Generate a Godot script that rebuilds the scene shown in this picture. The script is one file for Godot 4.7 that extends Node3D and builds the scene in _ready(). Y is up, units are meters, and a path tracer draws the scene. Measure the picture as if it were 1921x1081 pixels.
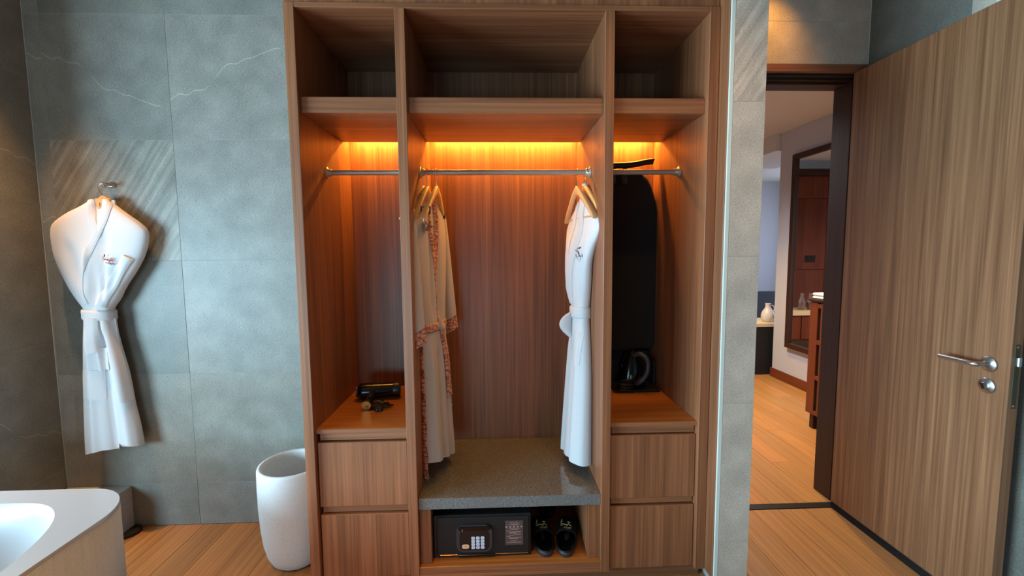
extends Node3D
# A hotel dressing area: open walnut wardrobe with robes, stone walls, open door to a hall.
# y up, metres; z = 0 is the front face of the wardrobe frame.

const CEILING := 3.0
const WALL_Z := -0.555
const LEFT_X := -2.442
const RIGHT_X := 2.0
const ALCOVE_X := -3.7

var rng := RandomNumberGenerator.new()
var used := {}
var M := {}


# ------------------------------------------------------------------ mesh collector
class Shape:
	var pos := PackedVector3Array()
	var uv := PackedVector2Array()
	var tri := PackedInt32Array()
	var grp := PackedInt32Array()
	var closed := true

	func vert(p: Vector3, t := Vector2.ZERO) -> int:
		pos.append(p)
		uv.append(t)
		return pos.size() - 1

	func face(a: int, b: int, c: int, g := -1) -> void:
		tri.append(a)
		tri.append(b)
		tri.append(c)
		grp.append(g)

	func quad(a: int, b: int, c: int, d: int, g := -1) -> void:
		face(a, b, c, g)
		face(a, c, d, g)

	# chamfered box; grain = axis (0, 1, 2) along which the texture's v runs
	func box(lo: Vector3, hi: Vector3, bev := 0.0015, grain := 1, off := Vector2.ZERO) -> void:
		var b: float = minf(bev, minf(hi.x - lo.x, minf(hi.y - lo.y, hi.z - lo.z)) * 0.45)
		var ids := {}
		for c in 8:
			var s := Vector3(1 if c & 1 else 0, 1 if c & 2 else 0, 1 if c & 4 else 0)
			for ax in 3:
				var p := Vector3()
				for k in 3:
					var v: float = hi[k] if s[k] > 0.5 else lo[k]
					if k != ax:
						v += -b if s[k] > 0.5 else b
					p[k] = v
				ids[c * 3 + ax] = vert(p, box_uv(p, ax, grain, off))
		for ax in 3:
			var u: int = (ax + 1) % 3
			var w: int = (ax + 2) % 3
			for side in 2:
				var base: int = side << ax
				var q := [base, base | (1 << u), base | (1 << u) | (1 << w), base | (1 << w)]
				var a: int = ids[q[0] * 3 + ax]
				var bb: int = ids[q[1] * 3 + ax]
				var cc: int = ids[q[2] * 3 + ax]
				var dd: int = ids[q[3] * 3 + ax]
				if side == 1:
					quad(a, bb, cc, dd)
				else:
					quad(a, dd, cc, bb)
		for ax in 3:
			var u: int = (ax + 1) % 3
			var w: int = (ax + 2) % 3
			for su in 2:
				for sw in 2:
					var c0: int = (su << u) | (sw << w)
					var c1: int = c0 | (1 << ax)
					var a: int = ids[c0 * 3 + u]
					var bb: int = ids[c1 * 3 + u]
					var cc: int = ids[c1 * 3 + w]
					var dd: int = ids[c0 * 3 + w]
					if su == sw:
						quad(a, dd, cc, bb)
					else:
						quad(a, bb, cc, dd)
		for c in 8:
			var par: int = (c & 1) + ((c >> 1) & 1) + ((c >> 2) & 1)
			if par % 2 == 1:
				face(ids[c * 3], ids[c * 3 + 1], ids[c * 3 + 2])
			else:
				face(ids[c * 3], ids[c * 3 + 2], ids[c * 3 + 1])

	func box_uv(p: Vector3, ax: int, grain: int, off: Vector2) -> Vector2:
		var v: int = grain
		var u: int = 3 - ax - grain
		if ax == grain:
			u = (ax + 1) % 3
			v = (ax + 2) % 3
		return Vector2(p[u], p[v]) + off

	# rings of equal length; wrap = the ring is closed
	func loft(rings: Array, wrap := true, cap := true, g := 1) -> void:
		var n: int = rings[0].size()
		var first := pos.size()
		for r in rings.size():
			for i in n:
				vert(rings[r][i], Vector2(float(i) / n, float(r) / maxi(1, rings.size() - 1)))
		for r in rings.size() - 1:
			for i in (n if wrap else n - 1):
				var j: int = (i + 1) % n
				quad(first + r * n + i, first + r * n + j, first + (r + 1) * n + j, first + (r + 1) * n + i, g)
		if cap and wrap:
			for e in [0, rings.size() - 1]:
				var mid := Vector3()
				for i in n:
					mid += rings[e][i] / n
				var ci := vert(mid, Vector2(0.5, 0.5))
				for i in n:
					var j: int = (i + 1) % n
					if e == 0:
						face(ci, first + j, first + i, g + 1)
					else:
						face(ci, first + e * n + i, first + e * n + j, g + 2)

	func lathe(profile: Array, n := 40, at := Vector3.ZERO, g := 1, cap := true) -> void:
		var rings := []
		for q in profile:
			var ring := []
			for i in n:
				var a: float = -TAU * i / n
				ring.append(at + Vector3(q[0] * cos(a), q[1], q[0] * sin(a)))
			rings.append(ring)
		loft(rings, true, cap, g)

	func tube(path: Array, r: float, n := 10, flat := 1.0) -> void:
		var rings := []
		var up := Vector3.UP
		var t0: Vector3 = (path[1] - path[0]).normalized()
		if absf(t0.dot(up)) > 0.9:
			up = Vector3.RIGHT
		for k in path.size():
			var t: Vector3 = (path[mini(k + 1, path.size() - 1)] - path[maxi(k - 1, 0)]).normalized()
			var side := t.cross(up)
			if side.length() < 0.001:
				side = t.cross(Vector3(0.3, 0.5, 0.8))
			side = side.normalized()
			up = side.cross(t).normalized()
			var ring := []
			for i in n:
				var a: float = TAU * i / n
				ring.append(path[k] + side * cos(a) * r + up * sin(a) * r * flat)
			rings.append(ring)
		loft(rings)

	# polygon in xy, extruded along z from z0 to z1
	func prism(poly: PackedVector2Array, z0: float, z1: float, smooth := false) -> void:
		var n := poly.size()
		var first := pos.size()
		for q in poly:
			vert(Vector3(q.x, q.y, z0), q)
		for q in poly:
			vert(Vector3(q.x, q.y, z1), q)
		var ccw := not Geometry2D.is_polygon_clockwise(poly)
		for i in n:
			var j: int = (i + 1) % n
			if ccw:
				quad(first + i, first + j, first + n + j, first + n + i, 5 if smooth else -1)
			else:
				quad(first + j, first + i, first + n + i, first + n + j, 5 if smooth else -1)
		var t := Geometry2D.triangulate_polygon(poly)
		for k in t.size() / 3:
			var a: int = t[k * 3]
			var b: int = t[k * 3 + 1]
			var c: int = t[k * 3 + 2]
			var pa := poly[a]
			if (poly[b] - pa).cross(poly[c] - pa) < 0.0:
				var sw := b
				b = c
				c = sw
			face(first + n + a, first + n + b, first + n + c, 6)
			face(first + a, first + c, first + b, 7)

	# thick sheet: grid of front points pushed back by depth
	func slab(grid: Array, back: Vector3, g := 1) -> void:
		var rows: int = grid.size()
		var cols: int = grid[0].size()
		var f := pos.size()
		for layer in 2:
			for r in rows:
				for c in cols:
					vert(grid[r][c] + back * layer, Vector2(float(c) / (cols - 1), float(r) / (rows - 1)))
		var m := rows * cols
		for r in rows - 1:
			for c in cols - 1:
				var a: int = f + r * cols + c
				quad(a, a + 1, a + cols + 1, a + cols, g)
				quad(a + m, a + m + cols, a + m + cols + 1, a + m + 1, g + 1)
		for r in rows - 1:
			var a: int = f + r * cols
			quad(a, a + cols, a + cols + m, a + m, g + 2)
			a += cols - 1
			quad(a, a + m, a + cols + m, a + cols, g + 3)
		for c in cols - 1:
			var a: int = f + c
			quad(a, a + m, a + m + 1, a + 1, g + 4)
			a += (rows - 1) * cols
			quad(a, a + 1, a + m + 1, a + m, g + 5)

	func moved(t: Transform3D, from := 0) -> void:
		for i in range(from, pos.size()):
			pos[i] = t * pos[i]

	func mesh() -> ArrayMesh:
		var vol := 0.0
		var c := Vector3()
		for p in pos:
			c += p / pos.size()
		for k in tri.size() / 3:
			vol += (pos[tri[k * 3]] - c).dot((pos[tri[k * 3 + 1]] - c).cross(pos[tri[k * 3 + 2]] - c))
		var st := SurfaceTool.new()
		st.begin(Mesh.PRIMITIVE_TRIANGLES)
		for k in tri.size() / 3:
			var a := tri[k * 3]
			var b := tri[k * 3 + 1]
			var d := tri[k * 3 + 2]
			if vol > 0.0:   # counter-clockwise outwards: Godot wants clockwise
				var sw := b
				b = d
				d = sw
			for i in [a, b, d]:
				st.set_smooth_group(grp[k])
				st.set_uv(uv[i])
				st.add_vertex(pos[i])
		st.generate_normals()
		return st.commit()


# ------------------------------------------------------------------ nodes
func numbered(called: String) -> String:
	if not used.has(called):
		used[called] = 0
		return called
	used[called] += 1
	return "%s_%03d" % [called, used[called]]


func thing(called: String, label: String, category: String, at := Vector3.ZERO, turn := 0.0, group := "") -> Node3D:
	var o := Node3D.new()
	o.name = numbered(called)
	add_child(o)
	o.position = at
	o.rotation.y = turn
	tag(o, label, category, group)
	return o


func tag(o: Node, label: String, category: String, group := "", kind := "") -> void:
	o.set_meta("label", label)
	if category:
		o.set_meta("category", category)
	if group:
		o.set_meta("group", group)
	if kind:
		o.set_meta("kind", kind)


func part(called: String, s: Shape, m: Material, parent: Node = null) -> MeshInstance3D:
	return part_mesh(called, s.mesh(), m, parent)


func part_mesh(called: String, mesh: Mesh, m: Material, parent: Node = null) -> MeshInstance3D:
	var o := MeshInstance3D.new()
	o.mesh = mesh
	o.material_override = m
	if parent == null:
		o.name = numbered(called)
		add_child(o)
	else:
		o.name = called
		parent.add_child(o, true)
	return o


func bx(called: String, lo: Vector3, hi: Vector3, m: Material, parent: Node = null, bev := 0.0015, grain := 1) -> MeshInstance3D:
	var s := Shape.new()
	s.box(lo, hi, bev, grain, Vector2(rng.randf(), rng.randf()) if grain >= 0 else Vector2.ZERO)
	return part(called, s, m, parent)


func struct(called: String, label: String, category: String) -> Node3D:
	var o := Node3D.new()
	o.name = numbered(called)
	add_child(o)
	tag(o, label, category, "", "structure")
	return o


func v3(a: Array) -> Vector3:
	return Vector3(a[0], a[1], a[2])


func smooth_path(pts: Array, sub := 6) -> Array:
	var out := []
	for i in pts.size() - 1:
		var p0: Vector3 = pts[maxi(i - 1, 0)]
		var p1: Vector3 = pts[i]
		var p2: Vector3 = pts[i + 1]
		var p3: Vector3 = pts[mini(i + 2, pts.size() - 1)]
		for k in sub:
			out.append(p1.cubic_interpolate(p2, p0, p3, float(k) / sub))
	out.append(pts[pts.size() - 1])
	return out


func rounded_rect(x0: float, y0: float, x1: float, y1: float, r: float, n := 6) -> PackedVector2Array:
	var out := PackedVector2Array()
	for q in [[x1 - r, y0 + r, -PI / 2], [x1 - r, y1 - r, 0.0], [x0 + r, y1 - r, PI / 2], [x0 + r, y0 + r, PI]]:
		for k in n + 1:
			var a: float = q[2] + PI / 2 * k / n
			out.append(Vector2(q[0] + cos(a) * r, q[1] + sin(a) * r))
	return out


# ------------------------------------------------------------------ textures and materials
func noise(seed_: int, freq: float, oct := 1) -> FastNoiseLite:
	var n := FastNoiseLite.new()
	n.seed = seed_
	n.noise_type = FastNoiseLite.TYPE_SIMPLEX_SMOOTH
	n.frequency = freq
	n.fractal_type = FastNoiseLite.FRACTAL_FBM if oct > 1 else FastNoiseLite.FRACTAL_NONE
	n.fractal_octaves = oct
	return n


func image_tex(w: int, h: int, data: PackedByteArray) -> ImageTexture:
	return ImageTexture.create_from_image(Image.create_from_data(w, h, false, Image.FORMAT_RGB8, data))


# u across the grain (1 m), v along it (2.4 m); seamless both ways
func wood_texture(seed_: int, w: int, h: int, bands: int, dark: Color, light: Color, band_amount: float, fine_amount: float, mid_amount: float) -> ImageTexture:
	var fine := noise(seed_, 1.0)
	var mid := noise(seed_ + 1, 1.0, 2)
	var r := RandomNumberGenerator.new()
	r.seed = seed_
	var tone := []
	for b in bands:
		tone.append(r.randf_range(-1, 1))
	var data := PackedByteArray()
	data.resize(w * h * 3)
	var at := 0
	for y in h:
		var v: float = 2.4 * y / h
		var fade: float = clampf((v - 2.0) / 0.4, 0.0, 1.0)
		for x in w:
			var a: float = TAU * x / w
			var wob: float = 0.0
			var ca: float = cos(a)
			var sa: float = sin(a)
			var f: float = fine.get_noise_3d(ca * 26.0, v * 1.3, sa * 26.0)
			var m: float = mid.get_noise_3d(ca * 6.5 + 9.0, v * 0.9, sa * 6.5)
			if fade > 0.0:
				f = lerpf(f, fine.get_noise_3d(ca * 26.0, (v - 2.4) * 1.3, sa * 26.0), fade)
				m = lerpf(m, mid.get_noise_3d(ca * 6.5 + 9.0, (v - 2.4) * 0.9, sa * 6.5), fade)
			var t: float = 0.5 + fine_amount * f + mid_amount * m + band_amount * tone[int(float(x) / w * bands + wob) % bands]
			var c := dark.lerp(light, clampf(t, 0.0, 1.0))
			data[at] = int(c.r * 255.0)
			data[at + 1] = int(c.g * 255.0)
			data[at + 2] = int(c.b * 255.0)
			at += 3
	return image_tex(w, h, data)


# one stone tile; style 0 plain, 1 with a pale vein, 2 with slanting sediment bands, 3 with a steep crack-like vein
func stone_texture(seed_: int, n: int, style: int, base: Color, fleck := 1.0) -> ImageTexture:
	var cloud := noise(seed_, 3.0, 3)
	var grain := noise(seed_ + 1, 60.0)
	var speck := noise(seed_ + 2, 58.0)
	var wander := noise(seed_ + 3, 4.0, 2)
	var data := PackedByteArray()
	data.resize(n * n * 3)
	var at := 0
	for y in n:
		var v: float = float(y) / n
		for x in n:
			var u: float = float(x) / n
			var k: float = 1.0 + 0.10 * cloud.get_noise_2d(u, v) + 0.05 * grain.get_noise_2d(u * 1.3, v * 1.6)
			var s: float = speck.get_noise_2d(u * 0.9, v * 2.1)
			if s > 0.60:
				k += (s - 0.60) * 0.75 * fleck
			elif s < -0.62:
				k += (s + 0.62) * 1.0 * fleck
			if style == 2:
				var q: float = u * 0.95 + v * 0.62 + 0.006 * wander.get_noise_2d(u * 2.0, v * 2.0)
				k += 0.20 * wander.get_noise_2d(q * 3.6, (u - v) * 0.12)
			elif style == 1 or style == 3:
				var line: float = (0.33 + 0.45 * u + 0.07 * wander.get_noise_2d(u * 0.8, 0.3)) if style == 1 else 0.0
				var d: float = absf(v - line) if style == 1 else absf(u - 0.42 - 0.10 * v - 0.05 * wander.get_noise_2d(0.7, v * 2.0))
				var here: float = wander.get_noise_2d(u * 0.9 + 3.0, v * 0.9) + 0.35
				if d < 0.0042 and here > 0.0:
					k += 0.38 * (1.0 - d / 0.0042)
			data[at] = clampi(int(base.r * k * 255.0), 0, 255)
			data[at + 1] = clampi(int(base.g * k * 255.0), 0, 255)
			data[at + 2] = clampi(int(base.b * k * 255.0), 0, 255)
			at += 3
	return image_tex(n, n, data)


# fine speckled stone, seamless: grains scattered over a plain ground
func speckle_texture(seed_: int, n: int, ground: Color, grains: Array) -> ImageTexture:
	var im := Image.create_empty(n, n, false, Image.FORMAT_RGB8)
	im.fill(ground)
	var r := RandomNumberGenerator.new()
	r.seed = seed_
	for g in grains:   # [colour, count, least size, most size]
		for k in g[1]:
			var w: int = r.randi_range(g[2], g[3])
			var h: int = r.randi_range(g[2], g[3])
			var x: int = r.randi() % n
			var y: int = r.randi() % n
			var c: Color = ground.lerp(g[0], r.randf_range(0.35, 1.0))
			for dy in h:
				for dx in w:
					if w > 2 and h > 2 and (dx == 0 or dx == w - 1) and (dy == 0 or dy == h - 1):
						continue
					im.set_pixel((x + dx) % n, (y + dy) % n, c)
	return ImageTexture.create_from_image(im)


# pink and brown scalloped flower print
func print_texture(n: int) -> ImageTexture:
	var data := PackedByteArray()
	data.resize(n * n * 3)
	var wander := noise(77, 3.0)
	var centres := []
	var r := RandomNumberGenerator.new()
	r.seed = 5
	for k in 22:
		centres.append(Vector2(r.randf(), r.randf()))
	var at := 0
	for y in n:
		for x in n:
			var p := Vector2(float(x) / n, float(y) / n)
			var best := 9.0
			var second := 9.0
			for c in centres:
				var d: Vector2 = p - c
				d -= d.round()
				var l := d.length()
				if l < best:
					second = best
					best = l
				elif l < second:
					second = l
			var petal: float = sin(best * 90.0 + 2.0 * wander.get_noise_2d(p.x * 3.0, p.y * 3.0))
			var c := Color(0.80, 0.58, 0.47).lerp(Color(0.90, 0.72, 0.60), clampf(petal, 0.0, 1.0))
			if second - best < 0.035 or petal < -0.72:
				c = Color(0.52, 0.27, 0.22)
			data[at] = int(c.r * 255.0)
			data[at + 1] = int(c.g * 255.0)
			data[at + 2] = int(c.b * 255.0)
			at += 3
	return image_tex(n, n, data)


func mat(called: String, c: Color, rough := 0.6, metal := 0.0, tex: Texture2D = null, uvs := Vector3.ONE) -> StandardMaterial3D:
	var m := StandardMaterial3D.new()
	m.resource_name = called
	m.albedo_color = c
	m.roughness = rough
	m.metallic = metal
	if tex:
		m.albedo_texture = tex
		m.uv1_scale = uvs
	M[called] = m
	return m


func fabric(called: String, c: Color, tex: Texture2D, depth: float, uvscale: float) -> StandardMaterial3D:
	var m := mat(called, c, 0.95)
	m.uv1_triplanar = true
	m.uv1_scale = Vector3.ONE * uvscale
	m.heightmap_enabled = true
	m.heightmap_texture = tex
	m.heightmap_scale = depth
	m.rim_enabled = true
	m.rim = 0.25
	m.metallic_specular = 0.25
	return m


func noise_tex(seed_: int, freq: float, size := 256) -> NoiseTexture2D:
	var t := NoiseTexture2D.new()
	t.width = size
	t.height = size
	t.seamless = true
	t.noise = noise(seed_, freq, 3)
	return t


func make_materials() -> void:
	var veneer := wood_texture(3, 512, 768, 12, Color(0.40, 0.248, 0.165), Color(0.72, 0.488, 0.335), 0.13, 0.19, 0.26)
	var plank := wood_texture(11, 512, 768, 1, Color(0.54, 0.39, 0.235), Color(0.80, 0.615, 0.39), 0.0, 0.16, 0.34)
	var door_wood := wood_texture(17, 512, 768, 40, Color(0.48, 0.32, 0.225), Color(0.80, 0.59, 0.445), 0.07, 0.22, 0.36)
	var ws := Vector3(1.0, 1.0 / 2.4, 1.0)
	mat("walnut", Color(0.98, 0.95, 0.92), 0.42, 0.0, veneer, ws)
	mat("walnut_lit_top", Color(1.0, 0.84, 0.66), 0.30, 0.0, plank, ws)  # paler amber copy of the walnut; warm light on upward faces painted in
	mat("door_veneer", Color(0.88, 0.88, 0.84), 0.42, 0.0, door_wood, ws)
	mat("frame_dark", Color(0.40, 0.335, 0.30), 0.5, 0.0, veneer, ws)
	mat("hall_wood", Color(0.74, 0.55, 0.45), 0.4, 0.0, veneer, ws)
	for k in 4:
		mat("plank_%d" % k, Color.from_hsv(0.075, 0.06 + 0.03 * k, 0.90 + 0.033 * k), 0.36, 0.0, plank, ws)
	var base := Color(0.54, 0.535, 0.505)
	var stones := []
	for k in 4:
		stones.append(stone_texture(20 + k * 7, 512, [0, 2, 1, 3][k], base))
	var tones := [Color(1, 1, 1), Color(0.93, 0.94, 0.94), Color(0.88, 0.89, 0.88), Color(0.97, 0.96, 0.94)]
	for k in 4:
		for t in 4:
			for flip in 2:
				var m := mat("stone_%d_%d_%d" % [k, t, flip], tones[t], 0.42, 0.0, stones[k], Vector3(1.0 / 0.64, -1.0 / 0.64 if flip == 0 else 1.0 / 0.64, 1.0))
				m.metallic_specular = 0.42
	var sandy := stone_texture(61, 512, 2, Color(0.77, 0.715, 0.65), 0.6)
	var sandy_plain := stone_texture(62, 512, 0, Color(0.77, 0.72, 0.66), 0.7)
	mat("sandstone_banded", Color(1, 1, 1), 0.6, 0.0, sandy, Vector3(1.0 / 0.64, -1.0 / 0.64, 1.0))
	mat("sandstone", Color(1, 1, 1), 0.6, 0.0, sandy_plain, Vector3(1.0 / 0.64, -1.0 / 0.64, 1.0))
	mat("grout", Color(0.64, 0.65, 0.63), 0.85)
	mat("pale_bead", Color(0.84, 0.88, 0.84), 0.4)
	mat("plaster", Color(0.84, 0.83, 0.82), 0.8)
	mat("grey_plaster", Color(0.36, 0.36, 0.345), 0.8)
	mat("hall_plaster", Color(0.74, 0.73, 0.74), 0.85)
	mat("ceiling_plaster", Color(0.82, 0.79, 0.75), 0.85)
	mat("matte_white", Color(0.88, 0.88, 0.86), 0.7)
	var terry := noise_tex(4, 0.16)
	fabric("terry", Color(0.83, 0.83, 0.835), terry, 0.07, 6.0)
	fabric("terry_band", Color(0.82, 0.82, 0.825), terry, 0.04, 9.0)
	fabric("linen", Color(0.72, 0.675, 0.635), noise_tex(8, 0.3), 0.10, 7.0)
	var pr := print_texture(192)
	var pm := mat("flower_print", Color(1, 1, 1), 0.85, 0.0, pr)
	pm.uv1_triplanar = true
	pm.uv1_scale = Vector3.ONE * 9.0
	var g := speckle_texture(31, 512, Color(0.42, 0.42, 0.41), [[Color(0.62, 0.61, 0.58), 26000, 1, 3], [Color(0.20, 0.20, 0.20), 22000, 1, 3], [Color(0.75, 0.74, 0.70), 4000, 1, 2], [Color(0.12, 0.12, 0.12), 3000, 1, 3]])
	var gm := mat("granite", Color(0.96, 0.94, 0.90), 0.09, 0.0, g)
	gm.uv1_triplanar = true
	gm.uv1_scale = Vector3.ONE * 3.2
	gm.metallic_specular = 0.6
	var gs := mat("granite_sawn", Color(1, 1, 1), 0.55, 0.0, g)
	gs.uv1_triplanar = true
	gs.uv1_scale = Vector3.ONE * 3.2
	mat("steel", Color(0.62, 0.61, 0.59), 0.28, 1.0)
	mat("bronze_rail", Color(0.72, 0.65, 0.58), 0.38, 0.35)
	mat("chrome", Color(0.82, 0.82, 0.82), 0.12, 1.0)
	mat("satin_steel", Color(0.72, 0.72, 0.71), 0.34, 1.0)
	mat("lock_case", Color(0.33, 0.33, 0.27), 0.5, 0.6)
	mat("brass", Color(0.83, 0.66, 0.38), 0.3, 1.0)
	mat("gold_ink", Color(0.86, 0.74, 0.50), 0.4, 0.3)
	mat("black_matte", Color(0.075, 0.072, 0.072), 0.75)
	mat("black_cloth", Color(0.07, 0.066, 0.064), 0.95)
	mat("black_gloss", Color(0.035, 0.035, 0.038), 0.18)
	mat("black_satin", Color(0.06, 0.058, 0.06), 0.38)
	mat("safe_paint", Color(0.060, 0.050, 0.047), 0.6)
	mat("charcoal", Color(0.20, 0.20, 0.21), 0.45)
	mat("key_white", Color(0.80, 0.84, 0.92), 0.4)
	mat("key_orange", Color(0.93, 0.74, 0.58), 0.4)
	mat("plate_brown", Color(0.34, 0.265, 0.25), 0.45)
	mat("plate_ink", Color(0.68, 0.60, 0.57), 0.6)
	mat("hanger_orange", Color(0.88, 0.60, 0.32), 0.4)
	mat("beech", Color(0.88, 0.68, 0.42), 0.42)
	mat("beech_red", Color(0.87, 0.66, 0.45), 0.42)
	mat("red_thread", Color(0.60, 0.10, 0.12), 0.8)
	mat("plum_thread", Color(0.36, 0.08, 0.20), 0.8)
	mat("grey_thread", Color(0.36, 0.33, 0.32), 0.8)
	var tz := speckle_texture(90, 512, Color(0.86, 0.86, 0.85), [[Color(0.92, 0.92, 0.91), 3000, 2, 6], [Color(0.78, 0.78, 0.76), 2500, 1, 4], [Color(0.45, 0.43, 0.40), 260, 1, 3]])
	var tm := mat("terrazzo", Color(1, 1, 1), 0.55, 0.0, tz)
	tm.uv1_triplanar = true
	tm.uv1_scale = Vector3.ONE * 2.4
	mat("tub_white", Color(0.66, 0.665, 0.67), 0.22)
	var tc := speckle_texture(95, 512, Color(0.64, 0.64, 0.64), [[Color(0.68, 0.68, 0.68), 5000, 2, 6], [Color(0.60, 0.60, 0.60), 5000, 2, 6], [Color(0.42, 0.41, 0.40), 140, 1, 3]])
	var tcm := mat("tub_stone", Color(1, 1, 1), 0.5, 0.0, tc)
	tcm.uv1_triplanar = true
	tcm.uv1_scale = Vector3.ONE * 1.6
	mat("dull_black", Color(0.04, 0.04, 0.04), 0.8)
	mat("mirror_glass", Color(0.93, 0.93, 0.92), 0.02, 1.0)
	mat("cream_stone", Color(0.86, 0.78, 0.64), 0.4)
	mat("vase_glaze", Color(0.85, 0.81, 0.76), 0.35)
	mat("grey_cloth", Color(0.36, 0.37, 0.40), 0.95)
	mat("towel", Color(0.93, 0.90, 0.86), 0.95)
	var gl := mat("clear_glass", Color(0.95, 0.97, 0.96, 0.08), 0.02)
	gl.transparency = BaseMaterial3D.TRANSPARENCY_ALPHA
	mat("amber_liquid", Color(0.40, 0.24, 0.10), 0.2)
	for lamp in [["led_glow", Color(1.0, 0.62, 0.25), 2.2], ["lamp_glow", Color(1.0, 0.80, 0.56), 3.0]]:
		var lm := mat(lamp[0], Color(0.9, 0.85, 0.75), 0.6)
		lm.emission_enabled = true
		lm.emission = lamp[1]
		lm.emission_energy_multiplier = lamp[2]


# ------------------------------------------------------------------ camera and light
func make_camera_and_light() -> void:
	var cam := Camera3D.new()
	cam.name = "camera"
	cam.fov = 66.7326
	cam.near = 0.05
	cam.far = 60.0
	add_child(cam)
	cam.position = Vector3(-0.05195, 1.52627, 1.86482)
	cam.basis = Basis.from_euler(Vector3(-0.0843814, -0.0363506, -0.0084057), EULER_ORDER_YXZ)
	cam.current = true
	var we := WorldEnvironment.new()
	we.name = "environment"
	var e := Environment.new()
	var sm := ProceduralSkyMaterial.new()
	sm.sky_top_color = Color(0.42, 0.60, 0.85)
	sm.sky_horizon_color = Color(0.78, 0.86, 0.93)
	sm.ground_horizon_color = Color(0.62, 0.66, 0.66)
	sm.ground_bottom_color = Color(0.35, 0.38, 0.36)
	sm.sky_energy_multiplier = 1.0
	var sky := Sky.new()
	sky.sky_material = sm
	e.background_mode = Environment.BG_SKY
	e.sky = sky
	e.tonemap_mode = Environment.TONE_MAPPER_LINEAR
	e.tonemap_exposure = 1.45
	e.sdfgi_enabled = true
	e.ssao_enabled = true
	e.ssil_enabled = true
	we.environment = e
	add_child(we)
	# daylight entering through the bathroom window, beyond the tub on the left
	area("window_daylight", Vector3(ALCOVE_X - 0.02, 1.18, 1.6), Vector3(1, 0, 0), Vector2(3.1, 1.10), Color(0.73, 0.905, 1.0), 27.0)
	# daylight through the low glazing in the wall behind the camera
	area("glazing_daylight", Vector3(-1.5, 0.61, 4.46), Vector3(0, 0, -1), Vector2(1.9, 0.86), Color(0.62, 0.87, 1.0), 3.6)
	# daylight of the bedroom window
	area("bedroom_daylight", Vector3(5.9, 1.5, -4.9), Vector3(-1, 0, 0), Vector2(2.4, 1.8), Color(0.82, 0.88, 1.0), 4.0)


func area(called: String, at: Vector3, towards: Vector3, size: Vector2, c: Color, energy: float, parent: Node = null) -> void:
	var l := AreaLight3D.new()
	l.name = called
	l.area_size = size
	l.light_color = c
	l.light_energy = energy
	l.shadow_enabled = true
	l.area_range = 14.0
	(parent if parent else self).add_child(l, true)
	l.position = at
	var up := Vector3.UP if absf(towards.normalized().y) < 0.95 else Vector3.FORWARD
	l.basis = Basis.looking_at(towards, up)


func downlight(at: Vector3, label: String, energy: float, angle: float, c := Color(1.0, 0.72, 0.42), aim := Vector3.DOWN) -> void:
	var t := thing("downlight", label, "lamp", at, 0.0, "ceiling downlights")
	var s := Shape.new()
	s.lathe([[0.030, 0.0], [0.052, 0.0], [0.054, -0.003], [0.052, -0.006], [0.034, -0.006], [0.030, -0.003]], 28)
	part("bezel", s, M.satin_steel, t)
	var d := Shape.new()
	d.lathe([[0.001, -0.002], [0.030, -0.002], [0.030, -0.004], [0.001, -0.004]], 24)
	part("lens", d, M.lamp_glow, t)
	var l := SpotLight3D.new()
	l.name = "lamp_light"
	t.add_child(l)
	l.position = Vector3(0, -0.02, 0)
	l.basis = Basis.looking_at(aim, Vector3.FORWARD)
	l.light_color = c
	l.light_energy = energy
	l.spot_angle = angle
	l.spot_angle_attenuation = 1.0
	l.light_size = 0.03
	l.spot_range = 9.0
	l.spot_attenuation = 2.0
	l.shadow_enabled = true


# ------------------------------------------------------------------ the setting
# lays tiles on a plane: axis 2 = facing +z (cols are x), axis 0 = facing x (cols are z); sign = facing direction
func tiles(wall: Node3D, face_at: float, axis: int, sgn: float, cols: Array, rows: Array, choose: Callable) -> void:
	for c in cols.size() - 1:
		for r in rows.size() - 1:
			var w: float = cols[c + 1] - cols[c] - 0.0014
			var h: float = rows[r + 1] - rows[r] - 0.0014
			if w < 0.01 or h < 0.01:
				continue
			var s := Shape.new()
			if axis == 2:
				s.box(Vector3(0, 0, -0.0115), Vector3(w, h, 0.0), 0.0005, 1)
			else:
				s.box(Vector3(-0.012, 0, 0), Vector3(0.0, h, w), 0.0005, 1)
			if axis == 0 and sgn < 0:
				for i in s.pos.size():
					s.pos[i].x = -s.pos[i].x
			var key: String = choose.call(c, r)
			var o := part("tile", s, M[key], wall)
			if axis == 2:
				o.position = Vector3(cols[c] + 0.0007, rows[r] + 0.0007, face_at + rng.randf_range(-0.0004, 0.0004))
			else:
				o.position = Vector3(face_at + rng.randf_range(-0.0004, 0.0004), rows[r] + 0.0007, cols[c] + 0.0007)


func random_stone(_c: int, _r: int) -> String:
	return "stone_%d_%d_%d" % [[0, 0, 0, 2][rng.randi() % 4], rng.randi() % 4, rng.randi() % 2]


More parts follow.
